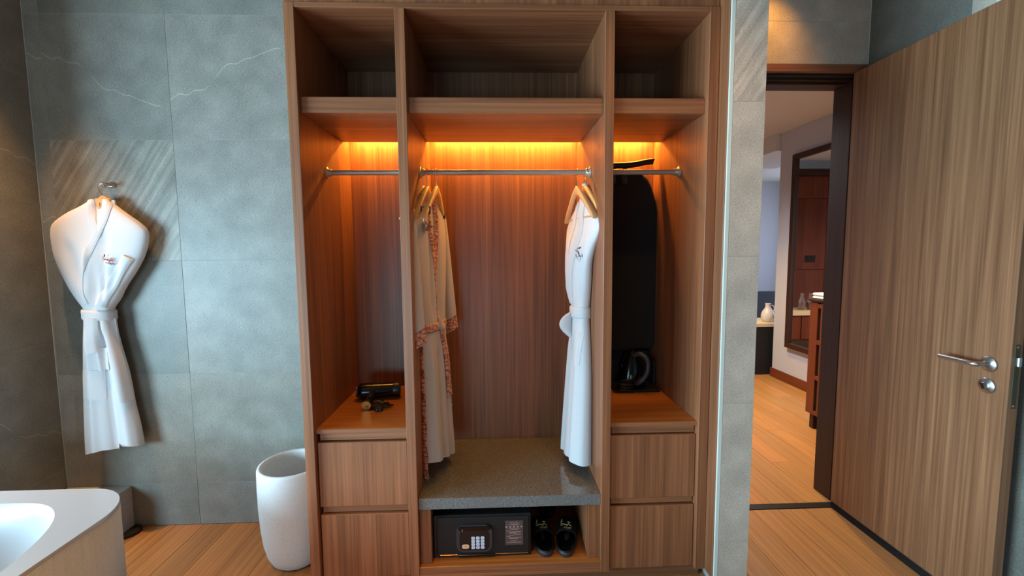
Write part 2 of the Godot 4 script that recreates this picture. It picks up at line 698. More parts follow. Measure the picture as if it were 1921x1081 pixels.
func make_room() -> void:
	var rows := [0.0, 0.245, 0.871, 1.491, 2.122, 2.752, CEILING]
	# floor
	var fl := struct("floor", "amber brown timber plank floor running from bathroom into hall", "floor")
	bx("subfloor", Vector3(-3.9, -0.12, -7.2), Vector3(6.2, -0.014, 4.6), M.grout, fl)
	lay_planks(fl)
	# back wall, left of the wardrobe and behind it
	var wb := struct("wall_back", "grey speckled stone tile wall beside the wardrobe", "wall")
	bx("backing", Vector3(LEFT_X - 0.12, 0, -0.78), Vector3(-0.893, CEILING, WALL_Z - 0.0012), M.grout, wb)
	bx("backing", Vector3(-0.893, 0, -0.78), Vector3(1.05, CEILING, -0.662), M.grout, wb)
	var pick := func(c: int, r: int) -> String:
		var special := {"1_3": "stone_1_3_0", "1_4": "stone_2_1_0", "2_4": "stone_2_0_1", "2_2": "stone_0_0_1", "2_3": "stone_0_0_0", "1_2": "stone_0_2_0", "2_1": "stone_0_3_1", "1_1": "stone_0_3_1"}
		return special.get("%d_%d" % [c, r], random_stone(c, r))
	tiles(wb, WALL_Z, 2, 1.0, [LEFT_X + 0.004, -2.366, -1.739, -1.112, -0.893], rows, pick)
	# left wall with the window beyond the tub
	var wl := struct("wall_left", "dark stone tile side wall behind the bathtub", "wall")
	var rows_l := [0.0, 0.345, 1.065, 1.787, 2.507, CEILING]
	bx("backing", Vector3(LEFT_X - 0.14, 0, WALL_Z), Vector3(LEFT_X - 0.0012, CEILING, -0.06), M.grout, wl)
	# window alcove beyond the tub
	bx("alcove_wall", Vector3(ALCOVE_X - 0.14, 0, -0.2), Vector3(LEFT_X - 0.14, CEILING, -0.06), M.grey_plaster, wl)
	bx("alcove_wall", Vector3(ALCOVE_X - 0.14, 0, 3.2), Vector3(ALCOVE_X, CEILING, 4.5), M.grey_plaster, wl)
	bx("alcove_wall", Vector3(ALCOVE_X - 0.14, 0, -0.06), Vector3(ALCOVE_X, 0.58, 3.2), M.grey_plaster, wl)
	bx("alcove_wall", Vector3(ALCOVE_X - 0.14, 1.78, -0.06), Vector3(ALCOVE_X, CEILING, 3.2), M.grey_plaster, wl)
	tiles(wl, LEFT_X, 0, 1.0, [WALL_Z + 0.004, -0.0605], rows_l, func(c: int, r: int) -> String: return "stone_2_2_1" if (c == 0 and r % 2 == 1) else "stone_0_2_%d" % (r % 2))
	var win := struct("window_1", "wide bathroom window with white frame and clear panes", "window")
	for y in [0.58, 1.72]:
		bx("window_frame", Vector3(ALCOVE_X - 0.12, y, -0.06), Vector3(ALCOVE_X - 0.06, y + 0.06, 3.2), M.matte_white, win)
	for z in [-0.06, 1.54, 3.14]:
		bx("window_frame", Vector3(ALCOVE_X - 0.12, 0.64, z), Vector3(ALCOVE_X - 0.06, 1.72, z + 0.06), M.matte_white, win)
	for z in [0.0, 1.60]:
		bx("pane", Vector3(ALCOVE_X - 0.094, 0.64, z), Vector3(ALCOVE_X - 0.088, 1.72, z + 1.54), M.clear_glass, win, 0.0005)
	# corner bead in the left inside corner
	var t1 := bx("trim_1", Vector3(LEFT_X + 0.0005, 0, WALL_Z - 0.002), Vector3(LEFT_X + 0.004, CEILING, WALL_Z + 0.0035), M.grout, null, 0.0005)
	tag(t1, "thin pale corner line between the dark wall and the grey wall", "trim", "", "structure")
	# stone pillar to the right of the wardrobe, with a pale edge bead and a wooden return
	var pl := struct("wall_pillar", "narrow beige stone tile pillar between wardrobe and doorway", "wall")
	bx("backing", Vector3(0.9132, 0, -0.735), Vector3(1.0448, CEILING, 0.0758), M.grout, pl)
	tiles(pl, 0.077, 2, 1.0, [0.912, 1.046], [0.0, 0.242, 0.869, 1.496, 2.121, 2.746, CEILING], func(_c: int, r: int) -> String: return "sandstone_banded" if r >= 4 else "sandstone")
	tiles(pl, 1.046, 0, 1.0, [-0.555, 0.064], rows, random_stone)
	bx("return_panel", Vector3(0.8915, 0.06, -0.655), Vector3(0.911, CEILING, 0.0685), M.walnut, pl)
	var t2 := bx("trim_2", Vector3(0.8950, 0.0, 0.0690), Vector3(0.9115, CEILING, 0.0775), M.pale_bead, null, 0.001)
	tag(t2, "pale mint edge strip between wardrobe and stone pillar", "trim", "", "structure")
	# header above the doorway
	var hd := struct("wall_header", "warm lit stone tile band above the doorway", "wall")
	bx("backing", Vector3(1.046, 2.53, -0.735), Vector3(RIGHT_X, CEILING, WALL_Z - 0.0012), M.grout, hd)
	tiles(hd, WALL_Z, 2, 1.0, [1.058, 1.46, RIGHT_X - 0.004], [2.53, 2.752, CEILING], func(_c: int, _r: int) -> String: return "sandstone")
	# right wall
	var wr := struct("wall_right", "dark grey stone tile wall behind the open door", "wall")
	bx("backing", Vector3(RIGHT_X + 0.0012, 0, -0.735), Vector3(RIGHT_X + 0.14, CEILING, 4.5), M.grout, wr)
	var cols_r := [WALL_Z, -0.03, 0.062, 0.66, 1.29, 1.92, 2.55, 3.18, 3.81, 4.4]
	tiles(wr, RIGHT_X, 0, -1.0, cols_r, rows, func(c: int, r: int) -> String:
		if r >= 4 and c == 1:  # top rows: one beige column, then one plain white
			return "sandstone"
		if r >= 4 and c == 2:
			return "matte_white"
		return "stone_0_2_%d" % ((c + r) % 2))
	var t3 := bx("trim_3", Vector3(RIGHT_X - 0.0045, 2.53, WALL_Z + 0.0005), Vector3(RIGHT_X - 0.0005, CEILING, WALL_Z + 0.004), M.pale_bead, null, 0.0005)
	tag(t3, "thin pale corner line above the door hinge side", "trim", "", "structure")
	var wf := struct("wall_front", "plain grey plaster wall opposite the wardrobe", "wall")
	bx("surface", Vector3(ALCOVE_X - 0.14, 0, 4.4), Vector3(-2.5, CEILING, 4.55), M.grey_plaster, wf)
	bx("surface", Vector3(-0.5, 0, 4.4), Vector3(RIGHT_X + 0.14, CEILING, 4.55), M.grey_plaster, wf)
	bx("surface", Vector3(-2.5, 1.1, 4.4), Vector3(-0.5, CEILING, 4.55), M.grey_plaster, wf)
	bx("surface", Vector3(-2.5, 0, 4.4), Vector3(-0.5, 0.12, 4.55), M.grey_plaster, wf)
	var w3 := struct("window_3", "low glazed panel in the wall opposite the wardrobe", "window")
	for y in [0.12, 1.04]:
		bx("window_frame", Vector3(-2.5, y, 4.48), Vector3(-0.5, y + 0.06, 4.54), M.matte_white, w3)
	for x in [-2.5, -1.53, -0.56]:
		bx("window_frame", Vector3(x, 0.18, 4.48), Vector3(x + 0.06, 1.04, 4.54), M.matte_white, w3)
	for x in [-2.44, -1.47]:
		bx("pane", Vector3(x, 0.18, 4.508), Vector3(x + 0.91, 1.04, 4.514), M.clear_glass, w3, 0.0005)
	var ce := bx("ceiling", Vector3(ALCOVE_X - 0.2, CEILING, -0.78), Vector3(RIGHT_X + 0.2, CEILING + 0.12, 4.6), M.walnut, null, 0.002, 0)  # out of view; brown finish picked to cut bounce into upper bays
	tag(ce, "unseen bathroom ceiling in brown wood to cut bounced light", "ceiling", "", "structure")
	# skirting of the hall and hall shell
	var hw := struct("wall_hall", "pale grey plaster hall wall carrying the framed mirror", "wall")
	bx("surface", Vector3(3.256, 0, -3.185), Vector3(3.40, 2.845, -0.735), M.hall_plaster, hw)
	bx("surface", Vector3(RIGHT_X, 0, -0.735), Vector3(3.40, 2.845, -0.62), M.hall_plaster, hw)
	var bb := struct("baseboard_hall", "dark brown wooden skirting board under the mirror wall", "baseboard")
	bx("board", Vector3(3.24, 0.0, -3.185), Vector3(3.256, 0.105, -0.74), M.hall_wood, bb, 0.002, 2)
	bx("board", Vector3(3.24, 0.0, -3.20), Vector3(3.40, 0.105, -3.186), M.hall_wood, bb, 0.002, 0)
	var far := struct("wall_far", "bluish white bedroom wall seen past the hall corner", "wall")
	bx("surface", Vector3(-0.4, 0, -6.9), Vector3(6.1, 2.845, -6.75), M.hall_plaster, far)
	bx("surface", Vector3(6.0, 0, -3.6), Vector3(6.12, 2.845, -0.735), M.hall_plaster, far)
	bx("surface", Vector3(6.0, 0, -6.75), Vector3(6.12, 2.845, -6.2), M.hall_plaster, far)
	bx("surface", Vector3(6.0, 0, -6.2), Vector3(6.12, 0.5, -3.6), M.hall_plaster, far)
	bx("surface", Vector3(6.0, 2.5, -6.2), Vector3(6.12, 2.845, -3.6), M.hall_plaster, far)
	var w2 := struct("window_2", "bedroom window with white frame", "window")
	for y in [0.5, 2.44]:
		bx("window_frame", Vector3(6.02, y, -6.2), Vector3(6.08, y + 0.06, -3.6), M.matte_white, w2)
	for z in [-6.2, -4.93, -3.66]:
		bx("window_frame", Vector3(6.02, 0.56, z), Vector3(6.08, 2.44, z + 0.06), M.matte_white, w2)
	for z in [-6.14, -4.87]:
		bx("pane", Vector3(6.048, 0.56, z), Vector3(6.054, 2.44, z + 1.21), M.clear_glass, w2, 0.0005)
	bx("surface", Vector3(3.40, 0, -0.85), Vector3(6.0, 2.845, -0.735), M.hall_plaster, far)
	bx("surface", Vector3(-0.4, 0, -6.75), Vector3(-0.28, 2.845, -0.78), M.hall_plaster, far)
	var hc := struct("ceiling_hall", "peach lit plaster ceiling over the hall", "ceiling")
	bx("surface", Vector3(-0.4, 2.845, -6.9), Vector3(6.12, 2.96, -0.62), M.ceiling_plaster, hc)
	bx("bulkhead", Vector3(3.2, 2.655, -4.3), Vector3(3.9, 2.845, -3.19), M.ceiling_plaster, hc)


func lay_planks(fl: Node3D) -> void:
	var meshes := {}
	var w := 0.1575
	var x0: float = -1.56 - w * 13.0
	for c in 60:
		var xa: float = x0 + c * w
		if xa > 5.8:
			break
		var runs := []
		if xa < RIGHT_X:
			runs.append([4.4, WALL_Z if xa < 0.95 else -0.529])
		if xa > 0.8:
			runs.append([-0.585 if xa < RIGHT_X else -0.74, -5.4])
		for run in runs:
			var z: float = run[0]
			var first: float = [0.5, 0.9, 1.3, 1.7, 2.1][(c * 3) % 5]
			while z > run[1] + 0.02:
				var length: float = first
				first = 2.4
				if z - length < run[1] + 0.6:
					length = z - run[1]
				var key := "%d_%.3f" % [rng.randi() % 4, length]
				if not meshes.has(key):
					var s := Shape.new()
					s.box(Vector3(0.0006, -0.014, -length + 0.0006), Vector3(w - 0.0006, 0.0, -0.0006), 0.0012, 2, Vector2(rng.randf(), rng.randf()))
					meshes[key] = s.mesh()
				var o := part_mesh("plank", meshes[key], M["plank_%d" % (rng.randi() % 4)], fl)
				o.position = Vector3(xa, 0, z)
				z -= length


# ------------------------------------------------------------------ wardrobe
const XL0 := -0.89
const XL1 := -0.848
const A0 := -0.451
const A1 := -0.41
const B0 := 0.41
const B1 := 0.449
const XR1 := 0.847
const XR0 := 0.89
const ZB := -0.635


func make_wardrobe() -> void:
	var w := thing("wardrobe", "built-in open walnut wardrobe with three bays, drawers and lit hanging space", "wardrobe")
	var top := 2.506
	bx("side_panel", Vector3(XL0, 0.06, ZB), Vector3(XL1, 2.526, 0), M.walnut, w)
	bx("side_panel", Vector3(XR1, 0.06, ZB), Vector3(XR0, 2.526, 0), M.walnut, w)
	bx("divider", Vector3(A0, 0.06, ZB), Vector3(A1, top, 0), M.walnut, w)
	bx("divider", Vector3(B0, 0.06, ZB), Vector3(B1, top, 0), M.walnut, w)
	bx("top_panel", Vector3(XL1, top, ZB), Vector3(XR1, 2.526, -0.0005), M.walnut, w, 0.0015, 0)
	bx("fascia", Vector3(XL0, 2.527, -0.05), Vector3(0.8895, CEILING, -0.012), M.walnut, w)
	bx("fascia", Vector3(XL0, 2.527, -0.55), Vector3(XL0 + 0.02, CEILING, -0.05), M.walnut, w)
	bx("plinth", Vector3(XL0 + 0.01, 0.0, ZB), Vector3(XR0 - 0.005, 0.058, -0.045), M.walnut, w, 0.0015, 0)
	var bays := [[XL1, A0], [A1, B0], [B1, XR1]]
	for i in 3:
		var xa: float = bays[i][0]
		var xb: float = bays[i][1]
		# veneered back, laid in slips
		var n: int = int(round((xb - xa) / 0.0827))
		var bk := Node3D.new()
		bk.name = "back_panel"
		w.add_child(bk, true)
		for k in n:
			var x0: float = lerpf(xa, xb, float(k) / n)
			var x1: float = lerpf(xa, xb, float(k + 1) / n)
			bx("veneer_slip", Vector3(x0 + 0.0001, 0.06, ZB - 0.02), Vector3(x1 - 0.0001, top, ZB), M.walnut, bk, 0.0002)
		# hat shelf with the light slot behind it
		var sh := bx("shelf", Vector3(xa, 2.103, -0.52), Vector3(xb, 2.167, -0.027), M.walnut, w, 0.0015, 0)
		bx("shelf_lip", Vector3(xa + 0.002, 2.1665, ZB + 0.001), Vector3(xb - 0.002, 2.1675, -0.52), M.walnut, sh, 0.0002, 0)
		var led := bx("led_strip", Vector3(xa + 0.012, 2.150, -0.590), Vector3(xb - 0.012, 2.158, -0.574), M.led_glow, w, 0.001)
		led.set_meta("label", "warm glowing light strip hidden behind the shelf")
		area("led_light", Vector3((xa + xb) / 2, 2.146, -0.582), Vector3(0, -1, -0.03), Vector2(xb - xa - 0.03, 0.012), Color(1.0, 0.70, 0.28), LED * (xb - xa) / 0.8, w)
		# clothes rail with cup flanges
		var rail := Shape.new()
		rail.tube([Vector3(xa + 0.001, 1.904, -0.283), Vector3(xb - 0.001, 1.904, -0.283)], 0.0125, 20)
		var rl := part("clothes_rail", rail, M.bronze_rail, w)
		for e in [[xa, 1.0], [xb, -1.0]]:
			var f := Shape.new()
			f.lathe([[0.027, 0.0008], [0.027, 0.003], [0.025, 0.005], [0.018, 0.006], [0.016, 0.022], [0.0128, 0.024]], 24)
			f.moved(Transform3D(Basis(Vector3(0, 0, 1), -PI / 2 * e[1]), Vector3(e[0], 1.904, -0.283)))
			part("flange", f, M.bronze_rail, rl)
	# drawer stacks in the outer bays
	for i in [0, 2]:
		var xa: float = bays[i][0]
		var xb: float = bays[i][1]
		var ct := bx("counter", Vector3(xa, 0.733, ZB), Vector3(xb, 0.753, -0.0245), M.walnut_lit_top, w, 0.001, 0)
		bx("edge_band", Vector3(xa + 0.0005, 0.733, -0.0245), Vector3(xb - 0.0005, 0.7528, -0.0225), M.walnut, ct, 0.0008, 0)
		bx("filler", Vector3(xa, 0.06, -0.60), Vector3(xb, 0.733, -0.062), M.walnut, w)
		if i == 2:
			bx("cheek", Vector3(xb - 0.0015, 0.06, -0.06), Vector3(xb + 0.0005, 0.733, -0.024), M.walnut, w, 0.0004)
		for d in [[0.397, 0.693], [0.06, 0.36]]:
			var dr := bx("drawer", Vector3(xa + 0.004, d[0], -0.060), Vector3(xb - 0.004, d[1], -0.022), M.walnut, w, 0.0025)
			bx("finger_rail", Vector3(xa + 0.012, d[1] + 0.006, -0.0615), Vector3(xb - 0.006, d[1] + 0.0365, -0.034), M.walnut, dr, 0.001, 0)
	# centre: safe bay under the stone bench
	bx("bay_cheek", Vector3(A1, 0.108, ZB), Vector3(-0.358, 0.373, -0.03), M.walnut, w)
	bx("bay_cheek", Vector3(0.357, 0.108, ZB), Vector3(B0, 0.373, -0.03), M.walnut, w)
	bx("bay_floor", Vector3(A1, 0.075, ZB), Vector3(B0, 0.108, -0.0085), M.walnut_lit_top, w, 0.001, 0)
	bx("edge_band", Vector3(A1, 0.075, -0.0085), Vector3(B0, 0.1078, -0.006), M.walnut, w, 0.0008, 0)
	bx("bay_apron", Vector3(A1, 0.06, -0.04), Vector3(B0, 0.0745, -0.004), M.walnut, w, 0.001, 0)
	# stone bench
	var g := thing("bench_top", "polished speckled granite bench slab at the foot of the hanging space", "bench top")
	bx("slab", Vector3(A1 + 0.001, 0.376, ZB + 0.001), Vector3(B0 - 0.001, 0.426, -0.0165), M.granite, g, 0.0015)
	bx("front_edge", Vector3(A1 + 0.001, 0.3755, -0.0164), Vector3(B0 - 0.001, 0.4255, -0.0155), M.granite_sawn, g, 0.0002)


# ------------------------------------------------------------------ the door
func make_door() -> void:
	var fr := struct("trim_4", "dark wooden door frame with rebated lintel", "trim")
	# lintel: casing, rebate and stop
	bx("casing", Vector3(1.047, 2.487, -0.60), Vector3(1.997, 2.5285, -0.548), M.walnut, fr, 0.002, 0)
	bx("stop", Vector3(1.047, 2.466, -0.735), Vector3(1.997, 2.5285, -0.615), M.frame_dark, fr, 0.002, 0)
	bx("stop", Vector3(1.095, 2.452, -0.738), Vector3(1.96, 2.466, -0.64), M.frame_dark, fr, 0.002, 0)
	bx("seal", Vector3(1.047, 2.478, -0.628), Vector3(1.997, 2.487, -0.575), M.dull_black, fr, 0.001, 0)
	# jambs
	bx("jamb", Vector3(1.956, 0, -0.738), Vector3(1.997, 2.5285, -0.60), M.frame_dark, fr, 0.002)
	bx("jamb", Vector3(1.97, 0, -0.60), Vector3(1.997, 2.487, -0.548), M.frame_dark, fr, 0.002)
	bx("jamb", Vector3(1.047, 0, -0.738), Vector3(1.095, 2.5285, -0.548), M.frame_dark, fr, 0.002)
	var th := bx("trim_5", Vector3(1.047, -0.013, -0.583), Vector3(1.968, 0.003, -0.531), M.black_satin, null, 0.0015, 0)
	tag(th, "dark metal threshold strip across the doorway floor", "trim", "", "structure")
	# leaf, opened square to the wall: its wide face looks towards -x
	var d := struct("door_1", "tall open walnut veneer door with lever handle", "door")
	var x := 1.905
	bx("leaf", Vector3(x, 0.046, -0.532), Vector3(x + 0.045, 2.475, 0.298), M.door_veneer, d, 0.0015)
	bx("leaf_bottom_strip", Vector3(x + 0.003, 0.002, -0.530), Vector3(x + 0.040, 0.0455, 0.296), M.dull_black, d, 0.001)  # black strip filling the gap below the leaf
	bx("metal_sill", Vector3(x - 0.0006, 0.0440, -0.530), Vector3(x + 0.0446, 0.0462, 0.297), M.steel, d, 0.0003)
	# edge hardware: lock case strip and latch
	var lk := bx("lock_plate", Vector3(x + 0.013, 0.905, 0.2975), Vector3(x + 0.034, 1.155, 0.3000), M.lock_case, d, 0.001)
	bx("latch_bolt", Vector3(x + 0.015, 1.070, 0.2985), Vector3(x + 0.032, 1.108, 0.311), M.chrome, lk, 0.003)
	for y in [0.915, 1.145]:
		var sc := Shape.new()
		sc.lathe([[0.005, 0.0], [0.005, 0.0008], [0.003, 0.0014], [0.0005, 0.0014]], 12)
		sc.moved(Transform3D(Basis(Vector3(1, 0, 0), PI / 2), Vector3(x + 0.0235, y, 0.2998)))
		part("screw", sc, M.brass, lk)
	# lever handle
	var h := Node3D.new()
	h.name = "door_handle"
	d.add_child(h)
	var rose := Shape.new()
	rose.lathe([[0.0005, 0.0], [0.031, 0.0], [0.031, 0.005], [0.029, 0.008], [0.0005, 0.008]], 32)
	rose.moved(Transform3D(Basis(Vector3(0, 0, 1), PI / 2), Vector3(x, 1.062, 0.228)))
	part("rose", rose, M.satin_steel, h)
	var lev := Shape.new()
	lev.tube(smooth_path([Vector3(x - 0.004, 1.062, 0.228), Vector3(x - 0.030, 1.062, 0.228), Vector3(x - 0.048, 1.062, 0.222), Vector3(x - 0.055, 1.062, 0.205), Vector3(x - 0.056, 1.062, 0.15), Vector3(x - 0.056, 1.062, 0.085)], 6), 0.0108, 16)
	part("lever", lev, M.satin_steel, h)
	# thumb turn below
	var tt := Node3D.new()
	tt.name = "thumb_turn"
	d.add_child(tt)
	var r2 := Shape.new()
	r2.lathe([[0.0005, 0.0], [0.031, 0.0], [0.031, 0.005], [0.029, 0.008], [0.0005, 0.008]], 32)
	r2.moved(Transform3D(Basis(Vector3(0, 0, 1), PI / 2), Vector3(x, 0.975, 0.228)))
	part("rose", r2, M.satin_steel, tt)
	var tn := Shape.new()
	tn.prism(rounded_rect(-0.006, -0.013, 0.006, 0.013, 0.0055, 5), 0.0, 0.016)
	tn.moved(Transform3D(Basis(Vector3(0, 1, 0), -PI / 2) * Basis(Vector3(0, 0, 1), 0.35), Vector3(x - 0.008, 0.975, 0.228)))
	part("turn_knob", tn, M.chrome, tt)


# ------------------------------------------------------------------ cloth
# rows: [y, centre x, half width, centre z, half depth]
class Robe:
	var rows := []
	var folds := []      # [x, width, depth, y top, y bottom]
	var bottom = null
	var waves := 0.0
	var power := 2.6

	func row(y: float) -> Array:
		var n: int = rows.size()
		if y >= rows[0][0]:
			return rows[0]
		for i in n - 1:
			if y <= rows[i][0] and y >= rows[i + 1][0]:
				var t: float = (rows[i][0] - y) / (rows[i][0] - rows[i + 1][0])
				var out := []
				for k in 5:
					var a: float = rows[maxi(i - 1, 0)][k]
					var d: float = rows[mini(i + 2, n - 1)][k]
					out.append(cubic_interpolate(rows[i][k], rows[i + 1][k], a, d, t))
				return out
		return rows[n - 1]

	func crease(x: float, y: float) -> float:
		var z := 0.0
		for f in folds:
			if y < f[3] and y > f[4]:
				var e: float = minf(1.0, minf((f[3] - y) / 0.08, (y - f[4]) / 0.08))
				var d: float = (x - f[0] - (f[5] if f.size() > 5 else 0.0) * (f[3] - y)) / f[1]
				z += f[2] * exp(-d * d) * e
		return z

	func front(x: float, y: float) -> float:
		var r := row(y)
		var q: float = clampf(absf(x - r[1]) / maxf(r[2], 0.001), 0.0, 1.0)
		return r[3] + r[4] * pow(maxf(1.0 - pow(q, power), 0.0), 1.0 / power) + crease(x, y) * (1.0 - pow(q, 4.0))

	func shape(n := 84, steps := 84) -> Shape:
		var rings := []
		var y0: float = rows[0][0]
		var y1: float = rows[rows.size() - 1][0]
		for s in steps + 1:
			var yy: float = lerpf(y0, y1, float(s) / steps)
			var r := row(yy)
			var ring := []
			for i in n:
				var a: float = -TAU * i / n
				var ca: float = cos(a)
				var sa: float = sin(a)
				var x: float = r[1] + r[2] * signf(ca) * pow(absf(ca), 2.0 / power)
				var z: float = r[3] + r[4] * signf(sa) * pow(absf(sa), 2.0 / power)
				var q: float = absf(x - r[1]) / maxf(r[2], 0.001)
				if sa > 0.0:
					z += crease(x, yy) * (1.0 - pow(minf(q, 1.0), 4.0))
				z += waves * sin(x * 71.0 + 1.3) * clampf((1.25 - yy) * 1.3, 0.0, 1.0) * (1.0 - q * q)
				var y := yy
				if bottom != null:
					var low: float = clampf((0.78 - yy) / maxf(0.78 - y1, 0.01), 0.0, 1.0)
					y += low * low * float(bottom.call(x))
				ring.append(Vector3(x, y, z))
			rings.append(ring)
		var sh := Shape.new()
		sh.loft(rings)
		return sh

	# a band of cloth lying on the front: centre line points [x, y], half width across
	func band(line: Array, half: float, lift: float, thick: float, fixed_z := 99.0) -> Shape:
		var pts := []
		for i in line.size() - 1:
			for k in 8:
				var t: float = k / 8.0
				var a: Vector2 = line[maxi(i - 1, 0)]
				var d: Vector2 = line[mini(i + 2, line.size() - 1)]
				pts.append(line[i].cubic_interpolate(line[i + 1], a, d, t))
		pts.append(line[line.size() - 1])
		var grid := []
		for i in pts.size():
			var tan_: Vector2 = (pts[mini(i + 1, pts.size() - 1)] - pts[maxi(i - 1, 0)]).normalized()
			var nor := Vector2(-tan_.y, tan_.x)
			var r := []
			for k in 7:
				var o: float = lerpf(-half, half, k / 6.0)
				var p: Vector2 = pts[i] + nor * o
				var z: float = front(p.x, p.y) if fixed_z > 50.0 else fixed_z
				var edge: float = 1.0 - pow(absf(o) / half, 6.0) * 0.5
				r.append(Vector3(p.x, p.y, z + lift * edge))
			grid.append(r)
		var sh := Shape.new()
		sh.slab(grid, Vector3(0, 0, -thick))
		return sh


func belt_ring(rb: Robe, y: float, tall: float, grow: float, slant := 0.0) -> Shape:
	var rings := []
	var r := rb.row(y)
	for prof in [[-0.5, 0.0], [-0.46, 0.8], [-0.25, 1.0], [0.0, 0.9], [0.25, 1.0], [0.46, 0.8], [0.5, 0.0]]:
		var ring := []
		for i in 48:
			var a: float = -TAU * i / 48
			var ca: float = cos(a)
			var sa: float = sin(a)
			var k: float = grow * prof[1]
			var x: float = r[1] + (r[2] + k) * signf(ca) * pow(absf(ca), 0.85)
			var z: float = r[3] + (r[4] + k) * signf(sa) * pow(absf(sa), 0.85)
			ring.append(Vector3(x, y + tall * prof[0] + slant * (x - r[1]), z))
		rings.append(ring)
	var s := Shape.new()
	s.loft(rings)
	return s


# signature-like stitched line of script with a small line of capitals under it
func script_mark(parent: Node, at: Transform3D, width: float, m: Material, m2: Material, r: float, called := "embroidery") -> void:
	var strokes := [
		[[0.10, 1.15], [0.07, 0.95], [0.10, 0.82], [0.13, 0.95], [0.10, 1.15]],
		[[0.17, 0.78], [0.06, 0.74], [0.0, 0.60], [0.08, 0.48], [0.18, 0.40], [0.17, 0.28], [0.05, 0.22], [0.0, 0.30]],
		[[0.17, 0.40], [0.25, 0.50], [0.26, 0.36], [0.32, 0.48], [0.36, 0.36], [0.42, 0.48], [0.42, 0.32], [0.50, 0.46], [0.52, 0.30], [0.60, 0.42], [0.62, 0.28]],
		[[0.62, 0.78], [0.72, 0.84], [0.92, 0.70]],
		[[0.78, 0.78], [0.70, 0.45], [0.58, 0.10]],
		[[0.60, 0.45], [0.75, 0.50], [0.88, 0.36], [1.0, 0.28]],
	]
	var s := Shape.new()
	for st in strokes:
		var pts := []
		for q in st:
			pts.append(at * (Vector3(q[0], q[1] * 0.62, 0) * width))
		s.tube(smooth_path(pts, 4), r, 6)
	part(called, s, m, parent)
	var t := TextMesh.new()
	t.text = "PHUKET"
	var f := SystemFont.new()
	f.font_names = PackedStringArray(["Droid Sans"])
	t.font = f
	t.font_size = 32
	t.pixel_size = width * 0.0062
	t.depth = r * 1.2
	t.horizontal_alignment = HORIZONTAL_ALIGNMENT_LEFT
	var o := part_mesh(called + "_text", t, m2, parent)
	o.transform = at * Transform3D(Basis(), Vector3(width * 0.32, -width * 0.05, 0))


